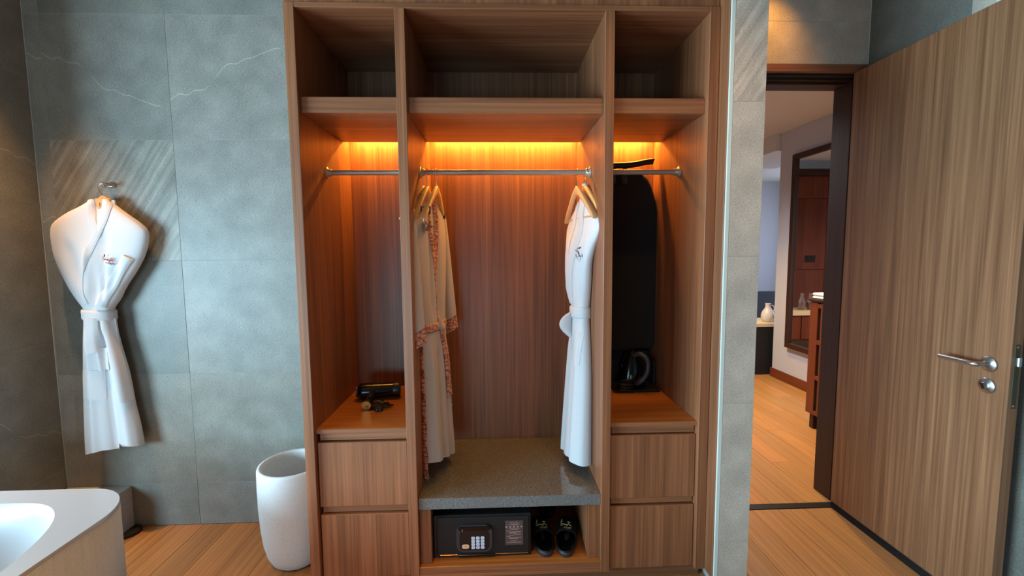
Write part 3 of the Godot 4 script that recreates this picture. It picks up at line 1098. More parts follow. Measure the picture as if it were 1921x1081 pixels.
func make_wall_robe() -> void:
	# chrome wall hook
	var hk := thing("robe_hook", "small chrome double robe hook on grey tile wall", "hook", Vector3(-2.066, 1.888, WALL_Z))
	var pl := Shape.new()
	pl.prism(rounded_rect(-0.020, -0.016, 0.020, 0.016, 0.014, 6), 0.0, 0.006)
	part("back_plate", pl, M.chrome, hk)
	var arm := Shape.new()
	arm.tube(smooth_path([Vector3(0, 0, 0.004), Vector3(0.001, -0.004, 0.03), Vector3(0.003, -0.006, 0.055), Vector3(0.004, 0.008, 0.066)], 6), 0.006, 12)
	part("peg", arm, M.chrome, hk)
	var bar := Shape.new()
	bar.tube([Vector3(-0.022, 0.010, 0.012), Vector3(0.0, 0.003, 0.02), Vector3(0.024, -0.002, 0.02)], 0.004, 10)
	part("cross_bar", bar, M.chrome, hk)
	var hg := wood_hanger("wooden robe hanger with branded neck inside the bathrobe on the wall", Vector3(-2.064, 1.884, -0.490), 0.0, M.hanger_orange, 0.175, false, "", 0.030, 0.0)
	bx("neck_block", Vector3(-0.040, -0.128, -0.004), Vector3(0.040, -0.070, 0.0105), M.hanger_orange, hg, 0.006)
	hg.set_meta("category", "hanger")
	var st := Shape.new()
	st.tube(smooth_path([Vector3(-0.010, -0.092, 0.0125), Vector3(0.012, -0.092, 0.0125), Vector3(0.012, -0.112, 0.0125), Vector3(-0.010, -0.112, 0.0125), Vector3(-0.010, -0.092, 0.0125)], 2), 0.0011, 6)
	part("brand_mark", st, M.brass, hg)

	var t := thing("bathrobe", "white bathrobe on a wall hook with red stitched logo and knotted belt", "bathrobe", Vector3(-2.11, 0, -0.494))
	var rb := Robe.new()
	var raw := [[1.808, 0.030, 0.050, 0.0, 0.020], [1.780, 0.022, 0.080, 0.0, 0.028], [1.739, 0.005, 0.146, 0.0, 0.034], [1.690, 0.002, 0.212, 0.0, 0.038], [1.651, 0.011, 0.239, 0.0, 0.042], [1.602, 0.011, 0.240, 0.0, 0.046], [1.520, 0.004, 0.222, 0.002, 0.048], [1.437, -0.006, 0.185, 0.004, 0.048], [1.353, -0.018, 0.137, 0.004, 0.047], [1.297, -0.018, 0.105, 0.004, 0.045], [1.241, -0.021, 0.067, 0.004, 0.042], [1.185, -0.024, 0.070, 0.004, 0.042], [1.071, -0.022, 0.085, 0.004, 0.043], [0.899, -0.013, 0.110, 0.004, 0.044], [0.724, -0.010, 0.126, 0.004, 0.045], [0.607, -0.005, 0.139, 0.004, 0.045], [0.480, -0.003, 0.147, 0.004, 0.045]]
	rb.rows = raw
	rb.bottom = func(x: float) -> float: return 0.02 * sin((x + 0.1) * 16.0) + (0.035 if x > 0.045 else -0.005)
	rb.folds = [
		[0.035, 0.022, -0.026, 1.84, 1.70, -0.06],
		[0.075, 0.012, -0.016, 1.66, 1.27, -0.10],
		[-0.02, 0.015, 0.012, 1.60, 1.25, -0.06],
		[0.030, 0.014, -0.010, 1.50, 1.25, -0.14],
		[-0.13, 0.03, -0.010, 1.62, 1.35, 0.25],
		[0.15, 0.02, -0.016, 1.52, 1.30, -0.42],
		[0.012, 0.016, -0.026, 1.14, 0.40, 0.030],
		[-0.055, 0.02, 0.010, 1.15, 0.40, -0.02],
		[0.075, 0.022, 0.012, 1.05, 0.40, 0.06],
		[-0.09, 0.016, -0.010, 1.0, 0.40, -0.03],
	]
	part("body", rb.shape(), M.terry, t)
	# collar: viewer's left lapel goes under, the right one crosses over to the left
	part("lapel", rb.band([Vector2(-0.006, 1.806), Vector2(-0.002, 1.765), Vector2(0.006, 1.72), Vector2(0.017, 1.675), Vector2(0.034, 1.62)], 0.019, 0.006, 0.012), M.terry_band, t)
	part("lapel", rb.band([Vector2(0.080, 1.804), Vector2(0.082, 1.77), Vector2(0.072, 1.72), Vector2(0.055, 1.675), Vector2(0.020, 1.60), Vector2(-0.028, 1.50), Vector2(-0.060, 1.40), Vector2(-0.064, 1.33), Vector2(-0.050, 1.27)], 0.019, 0.005, 0.010), M.terry_band, t)
	# rolled sleeve edge tucked under the belt
	part("sleeve_fold", rb.band([Vector2(0.175, 1.51), Vector2(0.125, 1.435), Vector2(0.085, 1.37), Vector2(0.040, 1.30), Vector2(0.020, 1.262)], 0.024, 0.012, 0.02), M.terry, t)
	# belt, loop and hanging ends
	var belt := part("belt", belt_ring(rb, 1.213, 0.056, 0.012, -0.06), M.terry_band, t)
	part("belt_loop", rb.band([Vector2(-0.028, 1.20), Vector2(-0.030, 1.12), Vector2(-0.028, 1.05), Vector2(-0.024, 1.018)], 0.036, 0.018, 0.020), M.terry_band, belt)
	part("belt_tail", rb.band([Vector2(0.036, 1.19), Vector2(0.046, 1.07), Vector2(0.070, 0.93), Vector2(0.084, 0.82), Vector2(0.094, 0.752)], 0.023, 0.010, 0.009), M.terry_band, belt)
	part("belt_tail", rb.band([Vector2(0.004, 1.04), Vector2(0.010, 0.98), Vector2(0.014, 0.925)], 0.022, 0.014, 0.009), M.terry_band, belt)
	part("pocket", rb.band([Vector2(-0.055, 0.925), Vector2(-0.055, 0.84), Vector2(-0.055, 0.77)], 0.062, 0.003, 0.006), M.terry, t)
	var z: float = rb.front(0.085, 1.485)
	script_mark(t, Transform3D(Basis(Vector3(0, 0, 1), -0.30) * Basis(Vector3(0, 1, 0), 0.1), Vector3(0.060, 1.492, z + 0.010)), 0.054, M.red_thread, M.grey_thread, 0.0013)


# wooden hanger: origin at the top of the hook's bend; spread = half length; clips = with a trouser bar
func wood_hanger(label: String, at: Vector3, turn: float, wood: Material, half: float, bar: bool, group := "", drop := 0.0, low := 0.022) -> Node3D:
	var t := thing("coat_hanger", label, "hanger", at, turn, group)
	var body := Shape.new()
	var rings := []
	var n := 40
	for i in n + 1:
		var u: float = lerpf(-1.0, 1.0, float(i) / n)
		var a: float = absf(u)
		var x: float = u * half
		var yc: float = -0.076 - low - drop * smoothstep(0.05, 0.5, a) - 0.150 * pow(a, 1.25)
		var hh: float = lerpf(0.020, 0.012, a)
		if a > 0.94:
			hh *= sqrt(maxf(0.05, 1.0 - pow((a - 0.94) / 0.06, 2.0)))
		var zz: float = lerpf(0.0105, 0.016, smoothstep(0.5, 1.0, a))
		var ring := []
		for k in 12:
			var th: float = TAU * k / 12
			ring.append(Vector3(x, yc + hh * signf(sin(th)) * pow(absf(sin(th)), 0.6), zz * signf(cos(th)) * pow(absf(cos(th)), 0.6) - 0.018 * a * a))
		rings.append(ring)
	body.loft(rings)
	part("arms", body, wood, t)
	var hook := Shape.new()
	var pts := []
	for k in 15:
		var th: float = lerpf(-0.35, PI * 1.02, k / 14.0)
		pts.append(Vector3(0.020 * cos(th), -0.0165 + 0.020 * sin(th), 0))
	pts.append(Vector3(-0.016, -0.034, 0))
	pts.append(Vector3(-0.003, -0.048, 0))
	pts.append(Vector3(0.0, -0.060 - low, 0))
	hook.tube(pts, 0.0019, 8)
	part("hook", hook, M.chrome, t)
	if bar:
		var b := Shape.new()
		b.tube([Vector3(-half * 0.93, -0.214 - low, -0.016), Vector3(half * 0.93, -0.214 - low, -0.016)], 0.0055, 10)
		part("trouser_bar", b, wood, t)
	return t


func clip_hanger(label: String, at: Vector3, turn: float) -> void:
	var t := wood_hanger(label, at, turn, M.beech, 0.205, false, "clip hangers on the middle rail")
	for s in [-1, 1]:
		bx("joint_ring", Vector3(s * 0.152 - 0.0025, -0.225, -0.027), Vector3(s * 0.152 + 0.0025, -0.191, 0.007), M.black_satin, t, 0.001)
	var b := Shape.new()
	b.tube(smooth_path([Vector3(-0.19, -0.248, -0.016), Vector3(-0.185, -0.267, -0.016), Vector3(-0.16, -0.272, -0.016), Vector3(0.16, -0.272, -0.016), Vector3(0.185, -0.267, -0.016), Vector3(0.19, -0.248, -0.016)], 4), 0.0022, 8)
	part("clip_bar", b, M.chrome, t)
	for s in [-1, 1]:
		var c := Node3D.new()
		c.name = "clip"
		t.add_child(c, true)
		c.position = Vector3(s * 0.125, -0.272, -0.016)
		for q in [-1, 1]:
			var j := Shape.new()
			j.box(Vector3(-0.019, -0.032, -0.0014), Vector3(0.019, 0.018, 0.0014), 0.001)
			j.moved(Transform3D(Basis(Vector3(1, 0, 0), 0.42 * q), Vector3(0, 0, q * 0.005)))
			part("jaw", j, M.chrome, c)
		var sp := Shape.new()
		sp.tube([Vector3(-0.008, 0, 0), Vector3(0.008, 0, 0)], 0.0045, 10)
		part("spring", sp, M.chrome, c)


func make_hanging_clothes() -> void:
	# kimono robe at the left end of the middle rail
	wood_hanger("wooden hanger inside the grey patterned kimono robe", Vector3(-0.397, 1.9205, -0.283), deg_to_rad(75), M.beech, 0.19, false)
	var t := thing("kimono_robe", "grey kimono robe with pink flower print cuffs and borders on the rail", "robe", Vector3(-0.383, 0, -0.283), deg_to_rad(75))
	var rb := Robe.new()
	rb.rows = [[1.815, 0.0, 0.035, 0.0, 0.018], [1.79, 0.0, 0.07, 0.0, 0.024], [1.74, 0.0, 0.14, 0.002, 0.028], [1.69, 0.0, 0.19, 0.004, 0.032], [1.60, 0.0, 0.20, 0.006, 0.036], [1.40, 0.0, 0.175, 0.010, 0.038], [1.20, 0.0, 0.140, 0.012, 0.042], [1.14, 0.0, 0.135, 0.014, 0.042], [0.95, 0.0, 0.130, 0.018, 0.046], [0.70, 0.0, 0.132, 0.024, 0.050], [0.470, 0.0, 0.138, 0.030, 0.054]]
	rb.waves = 0.005
	rb.power = 2.3
	rb.bottom = func(x: float) -> float: return 0.030 - 0.22 * x
	rb.folds = [[0.02, 0.03, -0.020, 1.84, 1.15], [-0.10, 0.02, 0.012, 1.1, 0.40], [-0.02, 0.018, -0.018, 1.1, 0.40], [0.08, 0.02, 0.014, 1.1, 0.4], [0.13, 0.016, -0.014, 1.0, 0.4], [-0.06, 0.016, -0.014, 1.7, 1.2]]
	part("body", rb.shape(), M.linen, t)
	# borders
	part("border", rb.band([Vector2(0.055, 1.80), Vector2(0.045, 1.66), Vector2(0.02, 1.45), Vector2(-0.005, 1.27), Vector2(-0.01, 1.16)], 0.014, 0.004, 0.006), M.flower_print, t)
	part("border", rb.band([Vector2(-0.055, 1.80), Vector2(-0.045, 1.66), Vector2(-0.02, 1.45), Vector2(0.0, 1.27)], 0.012, 0.003, 0.006), M.flower_print, t)
	part("border", rb.band([Vector2(0.01, 1.12), Vector2(0.06, 1.0), Vector2(0.085, 0.86), Vector2(0.092, 0.74)], 0.020, 0.005, 0.006), M.flower_print, t)
	# skirt border showing on the near edge
	var eb := Shape.new()
	var grid := []
	for i in 26:
		var y: float = lerpf(1.10, 0.452, i / 25.0)
		var r := rb.row(y)
		var line := []
		for k in 5:
			var th: float = lerpf(-0.45, 0.15, k / 4.0)
			line.append(Vector3(r[1] - (r[2] + 0.004) * pow(cos(th * 0.95), 0.6), y + 0.004 * sin(i * 0.9), r[3] + (r[4] + 0.002) * sin(th * 0.95) + 0.003 * sin(i * 1.3)))
		grid.append(line)
	eb.slab(grid, Vector3(0.004, 0, 0))
	part("border", eb, M.flower_print, t)
	# belt
	part("belt", belt_ring(rb, 1.165, 0.040, 0.006), M.flower_print, t)
	part("belt_tail", rb.band([Vector2(-0.005, 1.17), Vector2(0.03, 1.08), Vector2(0.05, 0.95), Vector2(0.06, 0.80)], 0.017, 0.012, 0.005), M.flower_print, t)
	part("belt_knot", rb.band([Vector2(-0.025, 1.178), Vector2(0.0, 1.166), Vector2(0.03, 1.156)], 0.022, 0.020, 0.016), M.linen, t)
	# sleeves: [side, top x, cuff x]
	for s in [[-1.0, -0.185, -0.200, 1.100], [1.0, 0.185, 0.215, 1.100]]:
		var sl := Node3D.new()
		sl.name = "sleeve"
		t.add_child(sl, true)
		for piece in 2:
			var rings := []
			var ya: float = 1.715 if piece == 0 else s[3] + 0.068
			var yb: float = s[3] + 0.070 if piece == 0 else s[3]
			for i in 25:
				var y: float = lerpf(ya, yb, i / 24.0)
				var k: float = clampf((1.715 - y) / (1.715 - s[3]), 0.0, 1.0)
				var xc: float = lerpf(s[1], s[2], k)
				var hw: float = lerpf(0.022, 0.040, pow(k, 0.6)) + (0.001 if piece == 1 else 0.0)
				var hd: float = lerpf(0.022, 0.049, pow(k, 0.7)) + (0.0012 if piece == 1 else 0.0)
				var zc: float = lerpf(0.0, 0.014, k)
				var ring := []
				for a in 36:
					var th: float = -TAU * a / 36
					var wob: float = 1.0 + 0.05 * k * sin(th * 3.0 + 1.0 + y * 3.0) + 0.03 * k * sin(th * 5.0 + 2.0)
					ring.append(Vector3(xc + hw * cos(th) * wob, y + 0.02 * k * sin(th * 1.0 + 0.6), zc + hd * sin(th) * wob))
				rings.append(ring)
			var sh := Shape.new()
			sh.loft(rings)
			part("cuff" if piece == 1 else "tube", sh, M.flower_print if piece == 1 else M.linen, sl)

	# two clip hangers beside it
	clip_hanger("pale wooden clip hanger beside the grey kimono robe", Vector3(-0.376, 1.9205, -0.283), deg_to_rad(86))
	clip_hanger("empty wooden clip hanger farther from the kimono robe, chrome clips showing", Vector3(-0.333, 1.9205, -0.283), deg_to_rad(84))

	# bare hanger and the bathrobe at the right end of the rail
	wood_hanger("bare wooden hanger with trouser bar in front of the white bathrobe", Vector3(0.350, 1.9205, -0.300), deg_to_rad(-80), M.beech_red, 0.195, true)
	wood_hanger("wooden hanger inside the white bathrobe on the rail", Vector3(0.392, 1.9205, -0.285), deg_to_rad(-82), M.beech, 0.19, false)
	var b := thing("bathrobe", "white bathrobe hanging on the wardrobe rail with belt tied and pocket", "bathrobe", Vector3(0.380, 0, -0.300), deg_to_rad(-80))
	var r2 := Robe.new()
	r2.rows = [[1.852, -0.01, 0.014, -0.014, 0.010], [1.80, 0.0, 0.026, -0.010, 0.014], [1.755, 0.0, 0.08, -0.008, 0.018], [1.70, 0.0, 0.165, -0.005, 0.022], [1.645, 0.0, 0.218, -0.002, 0.024], [1.60, -0.004, 0.205, 0.004, 0.028], [1.54, -0.016, 0.170, 0.010, 0.036], [1.47, -0.026, 0.140, 0.014, 0.042], [1.38, -0.022, 0.120, 0.013, 0.042], [1.30, -0.016, 0.095, 0.010, 0.040], [1.245, -0.012, 0.075, 0.008, 0.036], [1.19, -0.012, 0.078, 0.008, 0.036], [1.07, -0.008, 0.095, 0.010, 0.040], [0.90, 0.0, 0.11, 0.016, 0.046], [0.70, 0.0, 0.118, 0.022, 0.052], [0.478, 0.0, 0.125, 0.028, 0.058]]
	r2.waves = 0.003
	r2.bottom = func(x: float) -> float: return -0.06 * x + 0.010 * sin(x * 20.0)
	r2.folds = [[0.03, 0.02, -0.014, 1.72, 1.27, 0.0], [-0.05, 0.02, 0.012, 1.65, 1.26, 0.0], [0.10, 0.02, -0.014, 1.62, 1.28, 0.12], [0.06, 0.018, 0.012, 1.55, 1.27, 0.02], [-0.05, 0.012, -0.028, 1.16, 0.38, -0.03], [0.07, 0.03, 0.012, 1.1, 0.38], [-0.10, 0.02, 0.016, 1.1, 0.38], [0.02, 0.02, -0.008, 1.0, 0.38]]
	part("body", r2.shape(), M.terry, b)
	part("hang_loop", belt_ring(r2, 1.846, 0.016, 0.004), M.terry_band, b)
	part("lapel", r2.band([Vector2(0.03, 1.77), Vector2(0.02, 1.65), Vector2(-0.01, 1.50), Vector2(-0.03, 1.36), Vector2(-0.03, 1.26)], 0.026, 0.008, 0.014), M.terry_band, b)
	part("lapel", r2.band([Vector2(-0.05, 1.77), Vector2(-0.07, 1.65), Vector2(-0.06, 1.50), Vector2(-0.04, 1.38)], 0.024, 0.006, 0.012), M.terry_band, b)
	var bl := part("belt", belt_ring(r2, 1.218, 0.060, 0.010, 0.05), M.terry_band, b)
	# belt bow standing out from the front
	var bow := Shape.new()
	var rings := []
	for k in 15:
		var u: float = k / 14.0
		var yy: float = lerpf(1.212, 1.085, u)
		var w: float = 0.006 + 0.026 * pow(sin(PI * pow(u, 0.8)), 0.8)
		var zc: float = 0.046 + 0.034 * sin(PI * minf(1.0, u * 0.9 + 0.1))
		var ring := []
		for a in 14:
			var th: float = TAU * a / 14
			ring.append(Vector3(-0.030 + 0.013 * cos(th), yy + 0.004 * sin(th * 2.0), zc + w * sin(th)))
		rings.append(ring)
	bow.loft(rings)
	part("belt_loop", bow, M.terry_band, bl)
	part("pocket", r2.band([Vector2(0.042, 1.125), Vector2(0.048, 1.05), Vector2(0.052, 0.965)], 0.034, 0.005, 0.008), M.terry, b)
	var zz: float = r2.front(0.052, 1.49)
	script_mark(b, Transform3D(Basis(Vector3(0, 1, 0), 0.5) * Basis(Vector3(0, 0, 1), -1.0), Vector3(0.052, 1.525, zz + 0.010)), 0.060, M.plum_thread, M.grey_thread, 0.0014)


# ------------------------------------------------------------------ things in the bays
func make_hair_dryer() -> void:
	var t := thing("hair_dryer", "black hair dryer with folded handle lying on the left drawer counter", "hair dryer", Vector3(-0.672, 0.753, -0.425), deg_to_rad(10))
	# barrel along x, nozzle to the right
	var b := Shape.new()
	var rings := []
	for q in [[-0.110, 0.022], [-0.106, 0.034], [-0.098, 0.040], [-0.085, 0.042], [-0.05, 0.0425], [0.0, 0.041], [0.05, 0.038], [0.07, 0.037]]:
		var ring := []
		for k in 32:
			var th: float = TAU * k / 32
			ring.append(Vector3(q[0], 0.0445 + q[1] * sin(th), q[1] * cos(th)))
		rings.append(ring)
	b.loft(rings)
	part("barrel", b, M.black_gloss, t)
	var nz := Shape.new()
	rings = []
	for q in [[0.066, 0.0385], [0.070, 0.0400], [0.100, 0.0405], [0.103, 0.0390], [0.103, 0.030], [0.080, 0.028]]:
		var ring := []
		for k in 32:
			var th: float = TAU * k / 32
			ring.append(Vector3(q[0], 0.0445 + q[1] * sin(th), q[1] * cos(th)))
		rings.append(ring)
	nz.loft(rings)
	part("nozzle", nz, M.black_satin, t)
	var gr := Shape.new()
	gr.tube([Vector3(-0.111, 0.0445, 0), Vector3(-0.119, 0.0445, 0)], 0.030, 28)
	part("rear_grille", gr, M.charcoal, t)
	# folded handle coming forward
	var h := Shape.new()
	h.tube(smooth_path([Vector3(-0.035, 0.040, 0.030), Vector3(-0.040, 0.036, 0.075), Vector3(-0.048, 0.030, 0.120), Vector3(-0.052, 0.024, 0.165)], 5), 0.0205, 16, 0.85)
	var hd := part("handle", h, M.black_satin, t)
	var ring2 := Shape.new()
	ring2.tube([Vector3(-0.052, 0.024, 0.160), Vector3(-0.0535, 0.0232, 0.172)], 0.0225, 18)
	part("end_cap", ring2, M.brass, hd)
	var sw := Shape.new()
	sw.box(Vector3(-0.044, 0.052, 0.085), Vector3(-0.034, 0.058, 0.125), 0.002)
	part("switch", sw, M.charcoal, hd)
	# cord wound in front of it
	var c := Shape.new()
	var pts := [Vector3(-0.053, 0.020, 0.170)]
	for k in 44:
		var th: float = k * 0.42
		var lift: float = 0.006 + 0.0030 * (k / 15)
		pts.append(Vector3(0.012 + 0.052 * cos(th) - 0.0006 * k, lift + 0.004 * sin(th * 2.0) + 0.004, 0.150 + 0.036 * sin(th) - 0.0008 * k))
	c.tube(smooth_path(pts, 3), 0.0042, 7)
	part("cord", c, M.black_satin, t)
	var pg := Shape.new()
	pg.box(Vector3(-0.010, 0.002, 0.178), Vector3(0.026, 0.026, 0.204), 0.004)
	var p := part("plug", pg, M.black_satin, t)
	for s in [-1, 1]:
		var pr := Shape.new()
		pr.tube([Vector3(0.008 + s * 0.008, 0.014, 0.204), Vector3(0.008 + s * 0.008, 0.014, 0.222)], 0.0022, 8)
		part("prong", pr, M.brass, p)


func make_ironing() -> void:
	var t := thing("ironing_board", "black covered ironing board stored upright in the right bay", "ironing board", Vector3(0.655, 0.753, -0.575))
	var poly := PackedVector2Array()
	# outline: square tail with round corners below, nose above
	var half := [[0.0, 0.215, 0.262], [0.0, 0.165, 0.215]]
	poly.append_array([Vector2(-0.165, 0.215), Vector2(0.165, 0.215)])
	for k in 7:
		var a: float = -PI / 2 + PI / 2 * k / 6.0
		poly.append(Vector2(0.140 + 0.045 * cos(a), 0.260 + 0.045 * sin(a)))
	for q in [[0.185, 0.66], [0.185, 0.85], [0.180, 0.98], [0.165, 1.06], [0.148, 1.11], [0.128, 1.15], [0.10, 1.18], [0.05, 1.20], [-0.05, 1.20], [-0.10, 1.18], [-0.128, 1.15], [-0.148, 1.11], [-0.165, 1.06], [-0.180, 0.98], [-0.185, 0.85], [-0.185, 0.66]]:
		poly.append(Vector2(q[0], q[1]))
	for k in 7:
		var a: float = PI + PI / 2 * k / 6.0
		poly.append(Vector2(-0.140 + 0.045 * cos(a), 0.260 + 0.045 * sin(a)))
	var s := Shape.new()
	s.prism(poly, -0.016, 0.016)
	part("padded_board", s, M.black_cloth, t)
	var hem := Shape.new()
	var hp := []
	for q in poly:
		hp.append(Vector3(q.x, q.y, 0.0))
	hp.append(hp[0])
	hem.tube(hp, 0.017, 8)
	part("cover_hem", hem, M.black_cloth, t)
	# folded steel legs and the curved foot bar above
	for x in [-0.10, 0.10]:
		var l := Shape.new()
		l.tube([Vector3(x, 0.012, -0.034), Vector3(x * 0.7, 1.10, -0.034)], 0.011, 10)
		part("leg", l, M.black_satin, t)
	var foot := Shape.new()
	foot.tube(smooth_path([Vector3(-0.17, 1.236, 0.045), Vector3(-0.06, 1.231, 0.045), Vector3(0.04, 1.235, 0.045), Vector3(0.10, 1.246, 0.045), Vector3(0.145, 1.252, 0.045), Vector3(0.152, 1.252, 0.045)], 6), 0.0165, 12)
	part("foot_bar", foot, M.black_satin, t)
	for x in [-0.06, 0.0]:
		var st := Shape.new()
		st.box(Vector3(x - 0.012, 1.13, 0.0165), Vector3(x + 0.012, 1.228, 0.048), 0.003)
		part("hook_bracket", st, M.black_satin, t)
	# the iron in its wall caddy
	var i := thing("steam_iron", "black steam iron standing on its heel below the ironing board", "iron", Vector3(0.70, 0.765, -0.49))
	var cy := thing("iron_caddy", "black plastic caddy holding the steam iron at the back of the right bay", "caddy", Vector3(0.71, 0.753, -0.53))
	bx("tray", Vector3(-0.125, 0.0, -0.10), Vector3(0.125, 0.012, 0.10), M.black_matte, cy, 0.003)
	bx("back_plate", Vector3(-0.125, 0.012, -0.10), Vector3(0.125, 0.195, -0.075), M.black_matte, cy, 0.004)
	for q in [-0.125, 0.113]:
		bx("side_plate", Vector3(q, 0.012, -0.075), Vector3(q + 0.012, 0.16, 0.02), M.black_matte, cy, 0.003)
	var body := Shape.new()
	var rings := []
	for q in [[0.0, 0.062, 0.050], [0.01, 0.066, 0.056], [0.06, 0.064, 0.054], [0.12, 0.052, 0.046], [0.17, 0.032, 0.034], [0.205, 0.010, 0.020]]:
		var ring := []
		for k in 28:
			var th: float = -TAU * k / 28
			ring.append(Vector3(q[1] * signf(cos(th)) * pow(absf(cos(th)), 0.7), q[0] + 0.002, -0.02 + q[2] * signf(sin(th)) * pow(absf(sin(th)), 0.7)))
		rings.append(ring)
	body.loft(rings)
	part("body", body, M.black_gloss, i)
	var sole := Shape.new()
	sole.prism(PackedVector2Array([Vector2(-0.060, 0.004), Vector2(0.060, 0.004), Vector2(0.058, 0.10), Vector2(0.036, 0.17), Vector2(0.0, 0.222), Vector2(-0.036, 0.17), Vector2(-0.058, 0.10)]), -0.082, -0.074)
	part("soleplate", sole, M.chrome, i)
	var hd := Shape.new()
	hd.tube(smooth_path([Vector3(0.0, 0.030, 0.030), Vector3(0.02, 0.050, 0.066), Vector3(0.055, 0.10, 0.072), Vector3(0.060, 0.165, 0.060), Vector3(0.03, 0.195, 0.036), Vector3(0.0, 0.180, 0.012)], 6), 0.014, 12)
	part("handle", hd, M.charcoal, i)
	var dial := Shape.new()
	dial.lathe([[0.0005, 0.0], [0.016, 0.0], [0.016, 0.006], [0.0005, 0.008]], 20)
	dial.moved(Transform3D(Basis(Vector3(1, 0, 0), PI / 2), Vector3(-0.018, 0.065, 0.034)))
	part("dial", dial, M.charcoal, i)
	var mk := Shape.new()
	mk.box(Vector3(-0.026, 0.060, 0.0425), Vector3(-0.022, 0.080, 0.0435), 0.0003)
	mk.moved(Transform3D(Basis(), Vector3.ZERO))
	part("marker", mk, M.key_white, i)
	var cd := Shape.new()
	var pts := []
	for k in 40:
		var th: float = k * 0.5
		pts.append(Vector3(-0.055 + 0.05 * cos(th), 0.006 + 0.0012 * k, 0.055 + 0.030 * sin(th)))
	cd.tube(pts, 0.0035, 7)
	part("cord", cd, M.black_satin, i)


func make_safe() -> void:
	var t := thing("room_safe", "black electronic room safe with keypad under the granite bench", "safe", Vector3(-0.1285, 0.108, -0.06))
	var hw := 0.2255
	bx("case", Vector3(-hw, 0, -0.36), Vector3(hw, 0.206, -0.006), M.safe_paint, t, 0.003)
	var door := bx("safe_door", Vector3(-hw + 0.018, 0.010, -0.0065), Vector3(hw - 0.010, 0.196, 0.0), M.safe_paint, t, 0.002)
	bx("hinge_groove", Vector3(-hw + 0.012, 0.022, -0.0068), Vector3(-hw + 0.016, 0.186, -0.0050), M.black_gloss, t, 0.0005)
	for q in [[-hw + 0.030, -0.115, 0.012], [0.058, hw - 0.016, 0.017]]:
		bx("brass_line", Vector3(q[0], 0.0145, -0.0005), Vector3(q[1], 0.0180, 0.0012), M.brass, door, 0.0005)
	bx("door_pull", Vector3(-0.113, 0.008, -0.001), Vector3(0.056, 0.020, 0.008), M.black_gloss, door, 0.003)
	# keypad pod
	var pod := Shape.new()
	var poly := PackedVector2Array()
	for q in rounded_rect(-0.119, 0.036, 0.045, 0.166, 0.034, 7):
		poly.append(q)
	pod.prism(poly, -0.001, 0.012)
	var pd := part("keypad", pod, M.charcoal, door)
	var fc := Shape.new()
	fc.prism(rounded_rect(-0.105, 0.046, 0.032, 0.142, 0.022, 6), 0.0118, 0.0135)
	part("keypad_face", fc, M.black_satin, pd)
	var ds := Shape.new()
	ds.prism(rounded_rect(-0.108, 0.142, 0.036, 0.160, 0.005, 4), 0.0118, 0.0160)
	part("display", ds, M.black_gloss, pd)
	var sc := Shape.new()
	sc.box(Vector3(-0.0915, 0.138, 0.0155), Vector3(-0.0900, 0.150, 0.0165), 0.0003)
	part("display_mark", sc, M.key_white, pd)
	for r in 4:
		for c in 3:
			var k := Shape.new()
			k.prism(rounded_rect(-0.0085, -0.0065, 0.0085, 0.0065, 0.0045, 4), 0.0, 0.0035)
			var o := part("key", k, M.key_white, pd)
			o.position = Vector3(-0.042 + c * 0.0215, 0.106 - r * 0.0152, 0.0130)
			var tx := TextMesh.new()
			tx.text = ["1", "2", "3", "4", "5", "6", "7", "8", "9", "C", "0", "E"][r * 3 + c]
			tx.font = plain_font()
			tx.font_size = 24
			tx.pixel_size = 0.00030
			tx.depth = 0.0004
			var n := part_mesh("digit", tx, M.grey_thread, o)
			n.position = Vector3(0, 0, 0.0036)
	var lk := Shape.new()
	lk.prism(rounded_rect(-0.0165, -0.0095, 0.0165, 0.0095, 0.009, 6), 0.0, 0.004)
	var lo := part("lock_key", lk, M.key_orange, pd)
	lo.position = Vector3(-0.077, 0.0665, 0.0130)
	var lt := TextMesh.new()
	lt.text = "START"
	lt.font = plain_font()
	lt.font_size = 24
	lt.pixel_size = 0.00026
	lt.depth = 0.0004
	var ln := part_mesh("lettering", lt, M.red_thread, lo)
	ln.position = Vector3(0, 0, 0.0041)
	# instruction plate
	var ip := bx("instruction_plate", Vector3(0.106, 0.058, -0.0002), Vector3(0.189, 0.176, 0.0016), M.plate_brown, door, 0.0006)
	var wt := TextMesh.new()
	wt.text = "WELCOME"
	wt.font = plain_font()
	wt.font_size = 32
	wt.pixel_size = 0.00024
	wt.depth = 0.0003
	var wn := part_mesh("heading", wt, M.plate_ink, ip)
	wn.position = Vector3(0.1475, 0.1660, 0.0018)
	var lines := Shape.new()
	for q in [[0.120, 0.173, 0.1585], [0.133, 0.164, 0.1545], [0.124, 0.172, 0.1365], [0.132, 0.162, 0.1325], [0.111, 0.131, 0.1255], [0.134, 0.179, 0.1225], [0.124, 0.178, 0.1180], [0.124, 0.157, 0.1135], [0.146, 0.179, 0.1080], [0.124, 0.145, 0.1035], [0.111, 0.129, 0.0975], [0.124, 0.181, 0.0930], [0.124, 0.166, 0.0885], [0.131, 0.158, 0.0770], [0.114, 0.180, 0.0700]]:
		lines.box(Vector3(q[0], q[2], 0.0015), Vector3(q[1], q[2] + 0.0016, 0.0019), 0.0001)
	part("small_print", lines, M.plate_ink, ip)
	for k in 5:
		var ic := Shape.new()
		ic.box(Vector3(0.1075 + k * 0.0175, 0.143, 0.0015), Vector3(0.1155 + k * 0.0172, 0.1495, 0.0020), 0.0002)
		part("pictogram", ic, M.plate_ink, ip)


func plain_font() -> SystemFont:
	var f := SystemFont.new()
	f.font_names = PackedStringArray(["Droid Sans"])
	return f


